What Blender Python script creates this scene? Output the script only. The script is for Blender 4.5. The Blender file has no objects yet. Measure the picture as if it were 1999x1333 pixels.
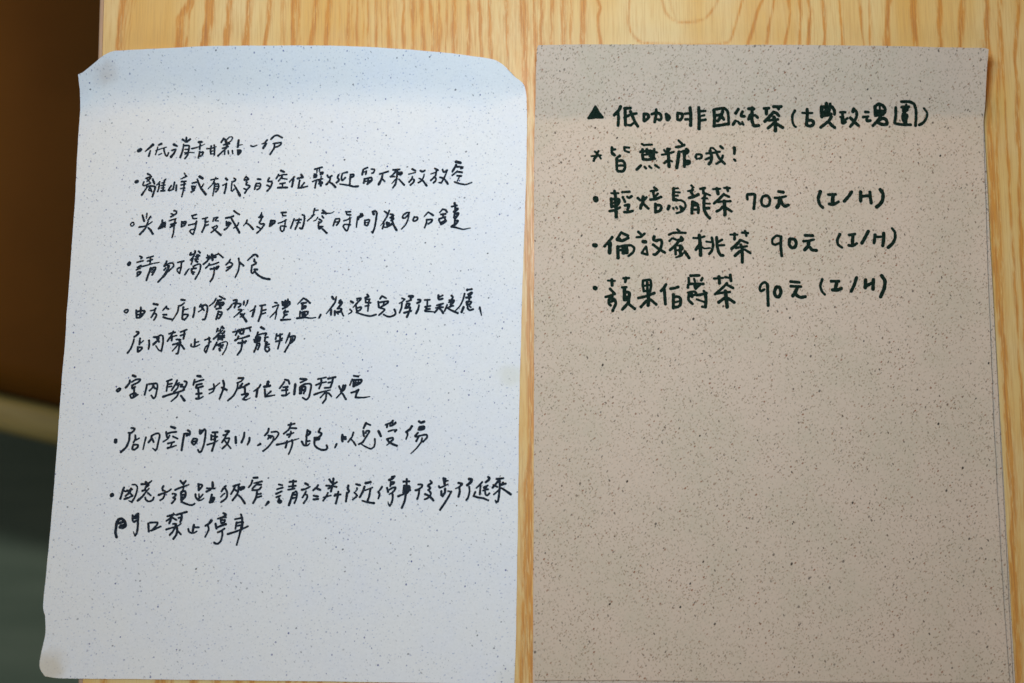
import bpy, math, random
import numpy as np
from mathutils import Vector, Matrix
S = bpy.context.scene
C = S.collection
R = math.radians

# ------------------------------------------------------------------ camera, world, lights, exposure
F_PX=2900.0; DIST=0.6722; TILT=8.0
TOP_Z = 0.75                       # height of the table top above the floor
t = R(TILT)
cd = bpy.data.cameras.new('camera'); cam = bpy.data.objects.new('camera', cd); C.objects.link(cam)
cam.location = (0, -DIST*math.sin(t), TOP_Z + DIST*math.cos(t))
cam.rotation_euler = (t, 0, 0)
cd.sensor_width = 36; cd.lens = 36*F_PX/1999.0
cd.clip_start = 0.02; cd.clip_end = 50
cd.dof.use_dof = True; cd.dof.focus_distance = DIST; cd.dof.aperture_fstop = 4.6
S.camera = cam

w = bpy.data.worlds.new('World'); S.world = w; w.use_nodes = True
w.node_tree.nodes['Background'].inputs[0].default_value = (0.93, 0.97, 1.0, 1)
w.node_tree.nodes['Background'].inputs[1].default_value = 0.055

def area(name, loc, target, size, power, color, shape='DISK', sy=None):
    ld = bpy.data.lights.new(name, 'AREA'); ld.shape = shape; ld.size = size
    if sy: ld.size_y = sy
    ld.energy = power; ld.color = color
    o = bpy.data.objects.new(name, ld); C.objects.link(o)
    o.location = loc
    o.rotation_euler = (Vector(target)-Vector(loc)).to_track_quat('-Z', 'Y').to_euler()
    return o
# unseen key light, placed low over the sheets to make brightness fall off
area('added_key_light', (0.018, 0.145, TOP_Z+0.365), (0.0, 0.02, TOP_Z), 0.12, 1.21, (0.58, 0.775, 1.0))
# added warm light with no visible source, farther back beyond the table's top edge
area('added_warm_light', (-0.06, 0.72, TOP_Z+0.26), (0, 0.02, TOP_Z), 0.20, 2.0, (1.0, 0.49, 0.02))
# weak fill added on the camera side to lift the lower sheets
area('added_fill_light', (0.0, -0.52, TOP_Z+0.50), (0, 0.02, TOP_Z), 0.30, 0.80, (1.0, 0.91, 0.92))
# ceiling lamp over the aisle left of the table; it lights the bench and the floor
area('ceiling_lamp', (-1.10, 0.62, 2.40), (-0.42, 0.0, 0.0), 0.11, 7.6, (0.95, 1.0, 0.92))

S.view_settings.view_transform = 'Standard'; S.view_settings.look = 'None'
S.view_settings.exposure = 0; S.view_settings.gamma = 1

# ------------------------------------------------------------------ helpers
def mesh_obj(name, verts, faces, mat, parent=None, smooth=False):
    me = bpy.data.meshes.new(name); me.from_pydata([tuple(v) for v in verts], [], faces); me.update()
    if mat: me.materials.append(mat)
    if smooth:
        for p in me.polygons: p.use_smooth = True
    o = bpy.data.objects.new(name, me); C.objects.link(o)
    if parent: o.parent = parent
    return o
def empty(name, loc, rz=0):
    o = bpy.data.objects.new(name, None); C.objects.link(o); o.empty_display_size = 0.05
    o.location = loc; o.rotation_euler = (0, 0, rz); return o
def tag(o, label=None, cat=None, group=None, kind=None):
    if label: o['label'] = label
    if cat: o['category'] = cat
    if group: o['group'] = group
    if kind: o['kind'] = kind
    return o
def rounded_box(name, x0, x1, y0, y1, z0, z1, r, mat, parent=None, seg=3):
    import bmesh
    bm = bmesh.new(); bmesh.ops.create_cube(bm, size=1)
    for v in bm.verts:
        v.co = Vector((x0 if v.co.x < 0 else x1, y0 if v.co.y < 0 else y1, z0 if v.co.z < 0 else z1))
    if r: bmesh.ops.bevel(bm, geom=bm.edges[:], offset=r, segments=seg, profile=0.5, affect='EDGES')
    me = bpy.data.meshes.new(name); bm.to_mesh(me); bm.free(); me.materials.append(mat)
    for p in me.polygons: p.use_smooth = True
    o = bpy.data.objects.new(name, me); C.objects.link(o)
    if parent: o.parent = parent
    return o

# ---- node helpers
def newmat(name, rough=0.7, spec=0.5):
    m = bpy.data.materials.new(name); m.use_nodes = True
    nt = m.node_tree; b = nt.nodes['Principled BSDF']
    b.inputs['Roughness'].default_value = rough
    b.inputs['Specular IOR Level'].default_value = spec
    return m, nt, b
def N(nt, typ, **kw):
    n = nt.nodes.new(typ)
    for k, v in kw.items(): setattr(n, k, v)
    return n
def setv(nt, sock, v):
    if isinstance(v, bpy.types.NodeSocket): nt.links.new(v, sock)
    else: sock.default_value = v
def M(nt, op, a, b=None, c=None, clamp=False):
    n = N(nt, 'ShaderNodeMath', operation=op, use_clamp=clamp); setv(nt, n.inputs[0], a)
    if b is not None: setv(nt, n.inputs[1], b)
    if c is not None: setv(nt, n.inputs[2], c)
    return n.outputs[0]
def sstep(nt, x, lo, hi, a=0.0, b=1.0):
    n = N(nt, 'ShaderNodeMapRange', interpolation_type='SMOOTHSTEP')
    setv(nt, n.inputs[0], x)
    for i, v in ((1, lo), (2, hi), (3, a), (4, b)): setv(nt, n.inputs[i], v)
    return n.outputs[0]
def mixc(nt, f, a, b, mode='MIX'):
    n = N(nt, 'ShaderNodeMix', data_type='RGBA', blend_type=mode)
    setv(nt, n.inputs[0], f); setv(nt, n.inputs[6], a); setv(nt, n.inputs[7], b); return n.outputs[2]
def noise(nt, vec, scale, detail=2.0, rough=0.5, dims='3D'):
    n = N(nt, 'ShaderNodeTexNoise', noise_dimensions=dims)
    nt.links.new(vec, n.inputs['Vector']); n.inputs['Scale'].default_value = scale
    n.inputs['Detail'].default_value = detail; n.inputs['Roughness'].default_value = rough
    return n.outputs['Fac'], n.outputs['Color']
def mapping(nt, vec, scale=(1,1,1), rot=0.0, loc=(0,0,0)):
    n = N(nt, 'ShaderNodeMapping'); nt.links.new(vec, n.inputs[0])
    n.inputs['Location'].default_value = loc; n.inputs['Rotation'].default_value = (0, 0, rot)
    n.inputs['Scale'].default_value = scale; return n.outputs[0]
def specks(nt, vec, cell, rot, stretch, prob, r_lo, r_hi, off=0.0):
    """small flecks: one candidate per cell of `cell` metres, `prob` of them kept"""
    mv = mapping(nt, mapping(nt, vec, rot=rot, loc=(off, off*1.7, 0)), scale=(1.0, 1.0/stretch, 1.0))
    v = N(nt, 'ShaderNodeTexVoronoi', voronoi_dimensions='2D', feature='F1')
    nt.links.new(mv, v.inputs['Vector']); v.inputs['Scale'].default_value = 1.0/cell
    sep = N(nt, 'ShaderNodeSeparateColor'); nt.links.new(v.outputs['Color'], sep.inputs[0])
    keep = M(nt, 'LESS_THAN', sep.outputs[0], prob)
    rad = M(nt, 'MULTIPLY_ADD', sep.outputs[1], r_hi-r_lo, r_lo)
    inner = M(nt, 'MULTIPLY', rad, 0.55)
    body = sstep(nt, v.outputs['Distance'], inner, rad, 1.0, 0.0)
    return M(nt, 'MULTIPLY', M(nt, 'MULTIPLY', body, keep), M(nt, 'MULTIPLY_ADD', sep.outputs[2], 0.65, 0.35))

def paper_material(name, base, warm, layers, big, stains=()):
    m, nt, b = newmat(name, 0.82, 0.25)
    co = N(nt, 'ShaderNodeTexCoord').outputs['Object']
    # wobble the coordinates a little so no fleck is a clean ellipse
    nf, ncol = noise(nt, co, 1700, 2)
    sub = N(nt, 'ShaderNodeVectorMath', operation='MULTIPLY_ADD'); nt.links.new(ncol, sub.inputs[0])
    sub.inputs[1].default_value = (0.00030,)*3; sub.inputs[2].default_value = (0, 0, 0)
    nt.links.new(co, sub.inputs[2]); vec = sub.outputs[0]
    low, lowc = noise(nt, co, 34, 3)
    col = mixc(nt, sstep(nt, low, 0.35, 0.65), base, warm)
    fib, _ = noise(nt, co, 900, 3, 0.7)
    g = sstep(nt, fib, 0.3, 0.7, 0.955, 1.03)
    gc = N(nt, 'ShaderNodeCombineColor'); [nt.links.new(g, gc.inputs[i]) for i in range(3)]
    col = mixc(nt, 1.0, col, gc.outputs[0], 'MULTIPLY')
    mot, _ = noise(nt, mapping(nt, co, loc=(1, 5, 0)), 170, 3, 0.6)
    col = mixc(nt, sstep(nt, mot, 0.35, 0.68, 0, 0.5), col, warm)
    dens, _ = noise(nt, mapping(nt, co, loc=(3, 1, 0)), 60, 2)
    for cell, rot, st, pr, lo, hi, amt, c, off in layers:
        s = specks(nt, vec, cell, rot, st, pr, lo, hi, off)
        s = M(nt, 'MULTIPLY', s, sstep(nt, dens, 0.3, 0.66, 0.62*amt, amt*1.05))
        col = mixc(nt, s, col, c)
    for cell, rot, st, pr, lo, hi, amt, c, off in big:
        s = M(nt, 'MULTIPLY', specks(nt, vec, cell, rot, st, pr, lo, hi, off), amt)
        col = mixc(nt, s, col, c)
    for (sx, sy, rad, amt, c) in stains:
        d = N(nt, 'ShaderNodeVectorMath', operation='DISTANCE'); nt.links.new(co, d.inputs[0]); d.inputs[1].default_value = (sx, sy, 0.0005)
        dn, _ = noise(nt, co, 120, 3)
        dd = M(nt, 'MULTIPLY_ADD', dn, rad*0.9, d.outputs['Value'])
        col = mixc(nt, sstep(nt, dd, rad*0.7, rad*1.5, amt, 0.0), col, c)
    nt.links.new(col, b.inputs['Base Color'])
    bp = N(nt, 'ShaderNodeBump'); bp.inputs['Strength'].default_value = 0.25; bp.inputs['Distance'].default_value = 0.00006
    nt.links.new(fib, bp.inputs['Height']); nt.links.new(bp.outputs[0], b.inputs['Normal'])
    return m

BLUE = (0.10, 0.16, 0.36, 1); NAVY = (0.030, 0.045, 0.20, 1); GREY = (0.20, 0.22, 0.25, 1); DARK = (0.04, 0.045, 0.06, 1)
M_white = paper_material('speckled_white_paper', (0.800, 0.795, 0.785, 1), (0.825, 0.810, 0.770, 1),
    [(0.00125, 0.3, 1.4, 0.42, 0.11, 0.27, 0.34, GREY, 0.1),
     (0.00170, 1.4, 1.6, 0.34, 0.09, 0.23, 0.46, BLUE, 0.7),
     (0.00250, -0.7, 1.8, 0.22, 0.07, 0.15, 0.62, DARK, 1.3)],
    [(0.00420, 0.2, 1.25, 0.22, 0.05, 0.11, 0.95, NAVY, 2.1),
     (0.00900, 1.0, 1.3, 0.20, 0.030, 0.060, 1.0, DARK, 4.1)],
    stains=[(0.003, 0.004, 0.010, 0.55, (0.60, 0.50, 0.33, 1)), (0.2035, 0.136, 0.007, 0.30, (0.66, 0.62, 0.42, 1)),
            (0.0135, 0.2755, 0.0100, 0.40, (0.50, 0.36, 0.26, 1)), (0.2075, 0.0, 0.012, 0.25, (0.66, 0.62, 0.48, 1))])
BRN = (0.235, 0.140, 0.078, 1); BLK = (0.070, 0.046, 0.030, 1); RED = (0.250, 0.085, 0.035, 1); DIM = (0.32, 0.215, 0.130, 1)
M_kraft = paper_material('speckled_greige_paper', (0.600, 0.485, 0.350, 1), (0.650, 0.505, 0.375, 1),
    [(0.00115, 0.25, 2.0, 0.60, 0.14, 0.32, 0.55, DIM, 0.2),
     (0.00125, 1.15, 2.2, 0.56, 0.13, 0.29, 0.60, BRN, 0.9),
     (0.00140, -0.55, 2.4, 0.52, 0.12, 0.27, 0.62, BRN, 1.9),
     (0.00190, 0.55, 2.2, 0.34, 0.09, 0.20, 0.80, BLK, 6.3),
     (0.00260, 0.8, 1.6, 0.34, 0.08, 0.18, 0.95, RED, 2.7)],
    [(0.00400, -0.4, 1.7, 0.32, 0.050, 0.12, 0.90, BLK, 3.3),
     (0.00900, 0.5, 1.4, 0.30, 0.035, 0.070, 1.0, (0.03, 0.02, 0.015, 1), 5.1)])

def ink_material(name, col):
    m, nt, b = newmat(name, 0.85, 0.06)
    co = N(nt, 'ShaderNodeTexCoord').outputs['Object']
    f, _ = noise(nt, co, 1400, 2)
    c = mixc(nt, sstep(nt, f, 0.35, 0.7), col, tuple(v*1.9+0.004 for v in col[:3])+(1,))
    nt.links.new(c, b.inputs['Base Color']); return m
M_pen = ink_material('black_pen_ink', (0.013, 0.018, 0.025, 1))
M_marker = ink_material('dark_green_marker_ink', (0.0050, 0.0130, 0.0080, 1))

# ------------------------------------------------------------------ floor
def floor_material():
    m, nt, b = newmat('dark_floor', 0.6, 0.4)
    co = N(nt, 'ShaderNodeTexCoord').outputs['Object']
    f, _ = noise(nt, mapping(nt, co, scale=(1.2, 9, 1), rot=0.06), 3.0, 4, 0.6)
    f2, _ = noise(nt, co, 260, 3, 0.7)
    c = mixc(nt, sstep(nt, f, 0.3, 0.7), (0.205, 0.280, 0.205, 1), (0.290, 0.370, 0.275, 1))
    c = mixc(nt, sstep(nt, f2, 0.4, 0.75, 0, 0.35), c, (0.32, 0.38, 0.31, 1))
    nt.links.new(c, b.inputs['Base Color'])
    bp = N(nt, 'ShaderNodeBump'); bp.inputs['Strength'].default_value = 0.3; bp.inputs['Distance'].default_value = 0.002
    nt.links.new(f2, bp.inputs['Height']); nt.links.new(bp.outputs[0], b.inputs['Normal'])
    return m
fl = mesh_obj('floor', [(-3, -3, 0), (3, -3, 0), (3, 3, 0), (-3, 3, 0)], [(0, 1, 2, 3)], floor_material())
tag(fl, kind='structure')

# ------------------------------------------------------------------ table
TAB_O=(-0.19030,-0.15113); TAB_A=0.008463
TW, TL = 0.72, 0.90                 # table size across and along (metres)
Y0 = -0.16                          # local y of the table's near edge
GRAIN = """0.71 0.62 0.8 8.9,312.8 7.5,301.3 6.6,289.3
0.41 0.3 0.0 11.7,312.8 9.2,289.3
0.36 0.28 0.0 13.4,312.8 10.5,289.3
0.36 0.25 0.0 14.8,312.8 11.8,289.3
1.17 0.72 0.5 40.4,312.6 35.6,303.8 34.9,289.1
0.56 0.4 0.0 42.4,312.5 40,306.5 39.1,289
0.51 0.3 0.0 38.8,312.6 36.7,289
0.87 0.75 0.9 48.6,312.5 48.3,301.5 46.4,289
0.51 0.38 0.0 51.5,312.5 49,288.9
0.77 0.6 0.5 58.8,312.4 56.7,288.9
0.36 0.3 0.0 60.2,312.4 58.2,288.9
0.82 0.6 0.5 67.6,312.3 66,288.8
0.46 0.28 0.0 69.7,312.3 68.2,288.8
0.71 0.62 0.4 77.3,312.2 76.9,301.3 75,288.7
0.31 0.2 0.0 79.7,312.2 77.4,288.7
0.87 0.66 0.4 88.5,312.2 88.4,288.6
0.46 0.4 0.0 91.5,312.1 91.3,288.6
1.53 0.22 0.0 84.2,312.2 83.9,288.6
0.71 0.62 0.4 99,312.1 98.7,303.8 96,288.5
0.71 0.66 0.3 105.1,312 103.9,288.5
0.36 0.2 0.3 110.2,312 109.8,288.4
0.56 0.42 0.3 114.1,311.9 114.1,288.4
0.41 0.32 0.3 116,311.9 116,288.4
0.46 0.38 0.3 118.3,311.9 118.3,288.3
0.41 0.34 0.3 121,311.9 121.1,288.3
0.46 0.38 0.3 123.3,311.9 123.6,288.3
0.56 0.38 0.3 127,311.8 127.4,288.3
0.36 0.25 0.3 129.5,311.8 129.9,288.3
0.71 0.52 0.3 132.8,311.8 133.2,288.2
0.46 0.3 0.3 136,311.8 136.6,288.2
0.66 0.52 0.3 139.6,311.7 140,288.2
0.87 0.48 0.3 144.2,311.7 144.5,288.1
0.77 0.56 0.3 148,311.7 149.4,288.1
0.71 0.48 0.3 152.3,311.6 153.8,288
0.82 0.48 0.3 156.3,311.6 156.2,288
0.46 0.42 0.3 160,311.6 159.9,288
0.82 0.52 0.3 163.4,311.5 163.5,288
0.36 0.2 0.3 166.8,311.5 166.8,287.9
0.87 0.5 0.3 169.7,311.5 170.5,287.9
0.51 0.22 0.3 172.6,311.4 173.1,287.9
0.71 0.5 0.3 175.3,311.4 176.1,287.9
0.66 0.5 0.3 180.1,311.4 180.4,287.8
0.36 0.2 0.3 184.8,311.3 184.9,287.8
0.71 0.48 0.3 187.8,311.3 188.2,287.8
0.51 0.18 0.3 191.6,311.3 192,287.7
1.28 0.58 0.3 195.4,311.3 196.3,287.7
0.41 0.2 0.3 199,311.2 199.3,287.7
0.77 0.58 0.3 204.2,311.2 204.2,287.6
0.77 0.48 0.3 209.2,311.1 209.1,287.6
1.02 0.42 0.3 214.2,311.1 214.7,287.5
0.71 0.36 0.3 218.2,311.1 217.8,287.5
0.77 0.68 0.3 223.6,311 223.2,287.5
0.61 0.6 0 230.8,311 232.1,306.5 230.7,302.2 230.9,296.7 231.7,287.4
0.56 0.5 0 245.9,311.4 245.3,304.8 245.1,299.3 246.3,294.4 249.4,290.5 254.3,289.1 265.9,288.5 276.4,288.2 286.9,288.4 291.7,289.9 293.9,294.5 295.5,300 297.4,306 298.8,310.9
0.61 0.42 0 260.7,311.2 261.8,306.3 263.3,303 267.2,299.8 273.5,299.3 279.9,300.6 283.4,303.9 285.8,307.2 287.2,311
0.51 0.3 0 264.4,311.2 265.5,305.7 267.1,301.3
0.58 0.5 0.2 308,310.4 306.2,306.3 303.8,299.3 302,293.8 300.1,288.2 298.9,280.6
0.52 0.5 0.2 313.3,310.4 312,303.4 310.4,295.8 309,288.9 307.9,280.6
0.52 0.62 0.2 319.8,310.3 320.3,302.7 319.1,295.7 317.8,288.1 316.9,280.5
0.52 0.55 0.2 324.9,310.3 325.5,302.6 324.4,288.7 323.7,280.4
0.65 0.62 0.2 329.4,310.3 330.1,304.7 329.4,298.4 328.1,288 327.5,280.4
0.71 0.62 0.2 336,310.2 336.1,301.1 336,288.6 335.9,280.3
0.58 0.52 0.2 343.5,310.1 344,300.4 344.5,288.6 344.5,280.3
0.52 0.46 0.2 353.1,310.1 353.5,300.3 354,287.8 353.8,280.2
0.45 0.4 0.2 357.8,310 357.3,295.4 356.8,280.1
0.91 0.72 0.2 366.7,309.9 365.7,300.2 364.8,287.7 364.2,280.1
1.1 0.66 0.2 378.3,309.9 378.1,300.1 378.3,287.6 378.2,280
0.78 0.66 0.2 390.9,309.7 390,298.6 389.8,287.5 389.5,279.9
0.84 0.62 0.2 401.6,309.7 400.4,302 399.2,287.4 398.5,279.8
0.97 0.66 0.2 412.3,309.6 412.1,298.4 411.8,287.3 411.8,279.7
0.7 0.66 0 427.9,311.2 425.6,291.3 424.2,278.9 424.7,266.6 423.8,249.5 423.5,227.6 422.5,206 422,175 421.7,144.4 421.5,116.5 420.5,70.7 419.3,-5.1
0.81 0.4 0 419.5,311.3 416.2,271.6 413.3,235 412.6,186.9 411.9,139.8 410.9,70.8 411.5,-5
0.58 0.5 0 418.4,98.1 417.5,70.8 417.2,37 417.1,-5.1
0.81 0.55 0 201.4,283.3 200.6,248.9 199.5,212.6 199.2,179.2 198.1,141.6 197.4,95.4 195.1,72.7 193.5,38.9 192.2,-3.2
0.46 0.3 0 202.6,283.3 201.9,236.8 201.4,165 199.3,118.4 198.4,84 198,-3.2"""
def wood_material(attr=True):
    m, nt, b = newmat('ash_veneer' if attr else 'ash_solid', 0.42, 0.45)
    co = N(nt, 'ShaderNodeTexCoord').outputs['Object']
    fine, _ = noise(nt, mapping(nt, co, scale=(1.0, 0.030, 1.0)), 1500, 3, 0.65)
    fib, _ = noise(nt, mapping(nt, co, scale=(1.0, 0.055, 1.0), loc=(.3, .1, 0)), 620, 3, 0.6)
    broad, _ = noise(nt, mapping(nt, co, scale=(1.0, 0.12, 1.0)), 42, 3, 0.55)
    blot, _ = noise(nt, co, 26, 3, 0.5)
    base = mixc(nt, sstep(nt, broad, 0.33, 0.68), (0.79, 0.570, 0.240, 1), (0.75, 0.445, 0.120, 1))
    base = mixc(nt, sstep(nt, blot, 0.4, 0.75, 0, 0.35), base, (0.80, 0.63, 0.36, 1))
    base = mixc(nt, sstep(nt, fine, 0.44, 0.68, 0, 0.52), base, (0.62, 0.34, 0.105, 1))
    if attr:
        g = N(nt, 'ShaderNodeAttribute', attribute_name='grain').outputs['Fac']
        pore = N(nt, 'ShaderNodeAttribute', attribute_name='pores').outputs['Fac']
        rag, _ = noise(nt, mapping(nt, co, scale=(1.0, 0.10, 1.0), loc=(.7, .2, 0)), 900, 4, 0.7)
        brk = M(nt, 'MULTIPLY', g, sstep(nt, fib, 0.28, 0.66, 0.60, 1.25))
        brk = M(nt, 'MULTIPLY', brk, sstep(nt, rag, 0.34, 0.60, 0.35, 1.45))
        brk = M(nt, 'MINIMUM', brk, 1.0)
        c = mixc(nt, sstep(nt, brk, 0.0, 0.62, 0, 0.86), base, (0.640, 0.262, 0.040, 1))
        dash = M(nt, 'MULTIPLY', pore, sstep(nt, fine, 0.45, 0.60, 0, 0.90))
        c = mixc(nt, dash, c, (0.420, 0.165, 0.045, 1))
        hgt = M(nt, 'MULTIPLY', dash, -1.0)
    else:
        c = base; hgt = fine
    nt.links.new(c, b.inputs['Base Color'])
    bp = N(nt, 'ShaderNodeBump'); bp.inputs['Strength'].default_value = 0.35; bp.inputs['Distance'].default_value = 0.00008
    nt.links.new(hgt, bp.inputs['Height']); nt.links.new(bp.outputs[0], b.inputs['Normal'])
    rr = sstep(nt, fine, 0.3, 0.7, 0.36, 0.5); nt.links.new(rr, b.inputs['Roughness'])
    return m

table = empty('cafe_table', (TAB_O[0], TAB_O[1], 0), TAB_A)
tag(table, 'pale ash veneer table with orange grain lines lying under the two speckled sheets', 'table')
EDGE = 0.0022
def tabletop():
    xs = list(np.arange(0.0, 0.476, 0.00034)) + list(np.arange(0.478, TW+1e-6, 0.004))
    ys = sorted(set([round(v, 5) for v in list(np.arange(Y0, 0.275, 0.006)) + list(np.arange(0.275, 0.325, 0.0011)) + list(np.arange(0.325, Y0+TL+1e-6, 0.01))]))
    xs = np.array(xs); ys = np.array(ys); X, Y = np.meshgrid(xs, ys)
    G = np.zeros_like(X); P = np.zeros_like(X)
    rng = np.random.RandomState(7)
    lines = []
    for ln in GRAIN.split('\n'):  # traced lines; one orange strip follows the menu sheet's right edge
        p = ln.split(); lines.append((float(p[0]), float(p[1]), float(p[2]), [tuple(map(float, q.split(','))) for q in p[3:]]))
    for k in range(46):                                      # the part of the top outside the picture
        x = 482 + k*5.4 + rng.uniform(-1.5, 1.5); lines.append((rng.uniform(.7, 1.6), rng.uniform(.3, .65), .3, [(x, 330), (x, 290)]))
    Xm, Ym = X*1000, Y*1000
    for wd, st, sk, pts in lines:
        pts = np.array(pts)
        loop = len(pts) >= 8 and abs(pts[0, 1]-pts[-1, 1]) < 40
        if loop or len(pts) == 3 and pts[-1, 1] > 290 and st < .35:
            # closed (cathedral) figure: distance to the polyline, smoothed
            q = []
            for i in range(len(pts)-1):
                for s in np.linspace(0, 1, 12, endpoint=False):
                    p0 = pts[max(i-1, 0)]; p1 = pts[i]; p2 = pts[i+1]; p3 = pts[min(i+2, len(pts)-1)]
                    q.append(0.5*((2*p1)+(-p0+p2)*s+(2*p0-5*p1+4*p2-p3)*s*s+(-p0+3*p1-3*p2+p3)*s**3))
            q = np.array(q)
            sel = (Xm > q[:, 0].min()-6) & (Xm < q[:, 0].max()+6) & (Ym > q[:, 1].min()-6) & (Ym < q[:, 1].max()+12)
            px, py = Xm[sel], Ym[sel]; d = np.full(px.shape, 1e9)
            for a in q: d = np.minimum(d, (px-a[0])**2*1.0+(py-a[1])**2)
            ff = np.exp(-d/(2*(wd*0.95)**2))*st*0.85
            G[sel] = np.maximum(G[sel], ff); P[sel] = np.maximum(P[sel], ff*0.9)
            if loop:                                         # the figure closes upward beyond the picture
                continue
            continue
        order = np.argsort(pts[:, 1]); px, py = pts[order, 0], pts[order, 1]
        ph = rng.uniform(0, 6.28, 4)
        yy = ys*1000
        cx = np.interp(yy, py, px)
        if py[0] > -100:                                     # run on below the last measured point
            cx = cx + np.where(yy < py[0], 0.9*np.sin((py[0]-yy)/31+ph[0])-0.9*np.sin(ph[0])+0.35*np.sin((py[0]-yy)/11.+ph[1])-.35*np.sin(ph[1]), 0)
        cx = cx + 0.16*np.sin(yy/5.3+ph[2]) + 0.10*np.sin(yy/2.1+ph[3])
        ww = wd*(1+0.18*np.sin(yy/9+ph[1])+0.12*np.sin(yy/3.7+ph[0]))
        dx = Xm - cx[:, None]
        wl = ww[:, None]*1.05; wr = wl*(1+sk*1.6)
        e = np.where(dx < 0, np.exp(-(dx/wl)**2/1.6), np.exp(-(dx/wr)**2/1.6))
        G = np.maximum(G, e*st)
        P = np.maximum(P, np.where(dx < 0, np.exp(-(dx/wl)**2), np.exp(-(dx/(wr*1.1))**2))*st)
    # broad warmer zone where the growth rings crowd, plus an orange strip beside the menu sheet
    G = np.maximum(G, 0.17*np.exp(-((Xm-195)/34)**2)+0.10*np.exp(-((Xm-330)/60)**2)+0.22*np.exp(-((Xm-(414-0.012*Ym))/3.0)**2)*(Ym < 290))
    ny, nx = X.shape
    off = EDGE
    V = np.stack([X+off, Y, np.full_like(X, TOP_Z)], -1).reshape(-1, 3)
    idx = np.arange(nx*ny).reshape(ny, nx)
    F = np.stack([idx[:-1, :-1], idx[:-1, 1:], idx[1:, 1:], idx[1:, :-1]], -1).reshape(-1, 4)
    verts = V.tolist(); faces = F.tolist()
    # skirt and underside
    n0 = len(verts); x1 = xs[-1]+off; zb = TOP_Z-0.025
    verts += [(off, ys[0], zb), (x1, ys[0], zb), (x1, ys[-1], zb), (off, ys[-1], zb)]
    bl, br, tr, tl_ = n0, n0+1, n0+2, n0+3
    faces += [[bl, tl_, tr, br]]
    faces += [[bl, br] + idx[0, ::-1].tolist(), [br, tr] + idx[::-1, -1].tolist(), [tr, tl_] + idx[-1, :].tolist(), [tl_, bl] + idx[:, 0].tolist()]
    me = bpy.data.meshes.new('tabletop'); me.from_pydata(verts, [], faces)
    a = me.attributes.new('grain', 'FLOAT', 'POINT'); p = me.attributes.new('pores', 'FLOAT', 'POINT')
    z4 = np.zeros(4)
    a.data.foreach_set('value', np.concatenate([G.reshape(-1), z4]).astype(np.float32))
    p.data.foreach_set('value', np.concatenate([P.reshape(-1), z4]).astype(np.float32))
    me.materials.append(wood_material(True)); me.update()
    o = bpy.data.objects.new('tabletop', me); C.objects.link(o); o.parent = table
    return o
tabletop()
mb, nt, b = newmat('edge_banding', 0.5, 0.4)
co = N(nt, 'ShaderNodeTexCoord').outputs['Object']
f, _ = noise(nt, mapping(nt, co, scale=(1, .06, 1)), 900, 2)
nt.links.new(mixc(nt, f, (0.36, 0.20, 0.12, 1), (0.60, 0.42, 0.27, 1)), b.inputs['Base Color'])
rounded_box('edge_band', 0.0, EDGE-0.00002, Y0, Y0+TL, TOP_Z-0.025, TOP_Z-0.0003, 0.0006, mb, table, 2)
M_metal, nt, b = newmat('black_steel', 0.45, 0.5); b.inputs['Base Color'].default_value = (0.02, 0.02, 0.02, 1); b.inputs['Metallic'].default_value = 0.4
for i, (lx, ly) in enumerate(((0.10, Y0+0.10), (TW-0.08, Y0+0.10), (0.10, Y0+TL-0.08), (TW-0.08, Y0+TL-0.08))):
    rounded_box('leg', lx-0.02, lx+0.02, ly-0.02, ly+0.02, 0.0, TOP_Z-0.0252, 0.003, M_metal, table, 2)

# ------------------------------------------------------------------ bench seen below the table's left edge
def leather():
    m, nt, b = newmat('brown_leatherette', 0.6, 0.12)
    co = N(nt, 'ShaderNodeTexCoord').outputs['Object']
    f, _ = noise(nt, co, 9, 3); f2, _ = noise(nt, co, 420, 3, .7)
    c = mixc(nt, sstep(nt, f, .3, .7), (0.155, 0.060, 0.006, 1), (0.200, 0.078, 0.009, 1))
    nt.links.new(c, b.inputs['Base Color'])
    bp = N(nt, 'ShaderNodeBump'); bp.inputs['Strength'].default_value = 0.4; bp.inputs['Distance'].default_value = 0.0006
    nt.links.new(f2, bp.inputs['Height']); nt.links.new(bp.outputs[0], b.inputs['Normal']); return m
def rail_wood():
    m, nt, b = newmat('worn_olive_wood', 0.5, 0.4)
    co = N(nt, 'ShaderNodeTexCoord').outputs['Object']
    f, _ = noise(nt, mapping(nt, co, scale=(.08, 1, 1)), 140, 3)
    nt.links.new(mixc(nt, sstep(nt, f, .3, .7), (0.34, 0.265, 0.085, 1), (0.47, 0.385, 0.150, 1)), b.inputs['Base Color']); return m
ML, MR = leather(), rail_wood()
bench = empty('padded_bench', (-0.315, -0.0215, 0), R(-13.2))
tag(bench, 'low bench with dark brown padded seat and pale front edge, blurred beside the table', 'bench')
rounded_box('seat_cushion', -0.42, 0.12, 0.0255, 0.50, 0.405, 0.456, 0.021, ML, bench, 5)
rounded_box('seat_rail', -0.43, 0.13, 0.0, 0.0245, 0.372, 0.442, 0.008, MR, bench, 4)
rounded_box('seat_base', -0.42, 0.12, 0.026, 0.50, 0.375, 0.404, 0.003, MR, bench, 2)
for lx in (-0.40, 0.08):
    for ly in (0.045, 0.46):
        rounded_box('leg', lx-0.018, lx+0.018, ly-0.018, ly+0.018, 0.0, 0.3745, 0.004, MR, bench, 2)

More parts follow.
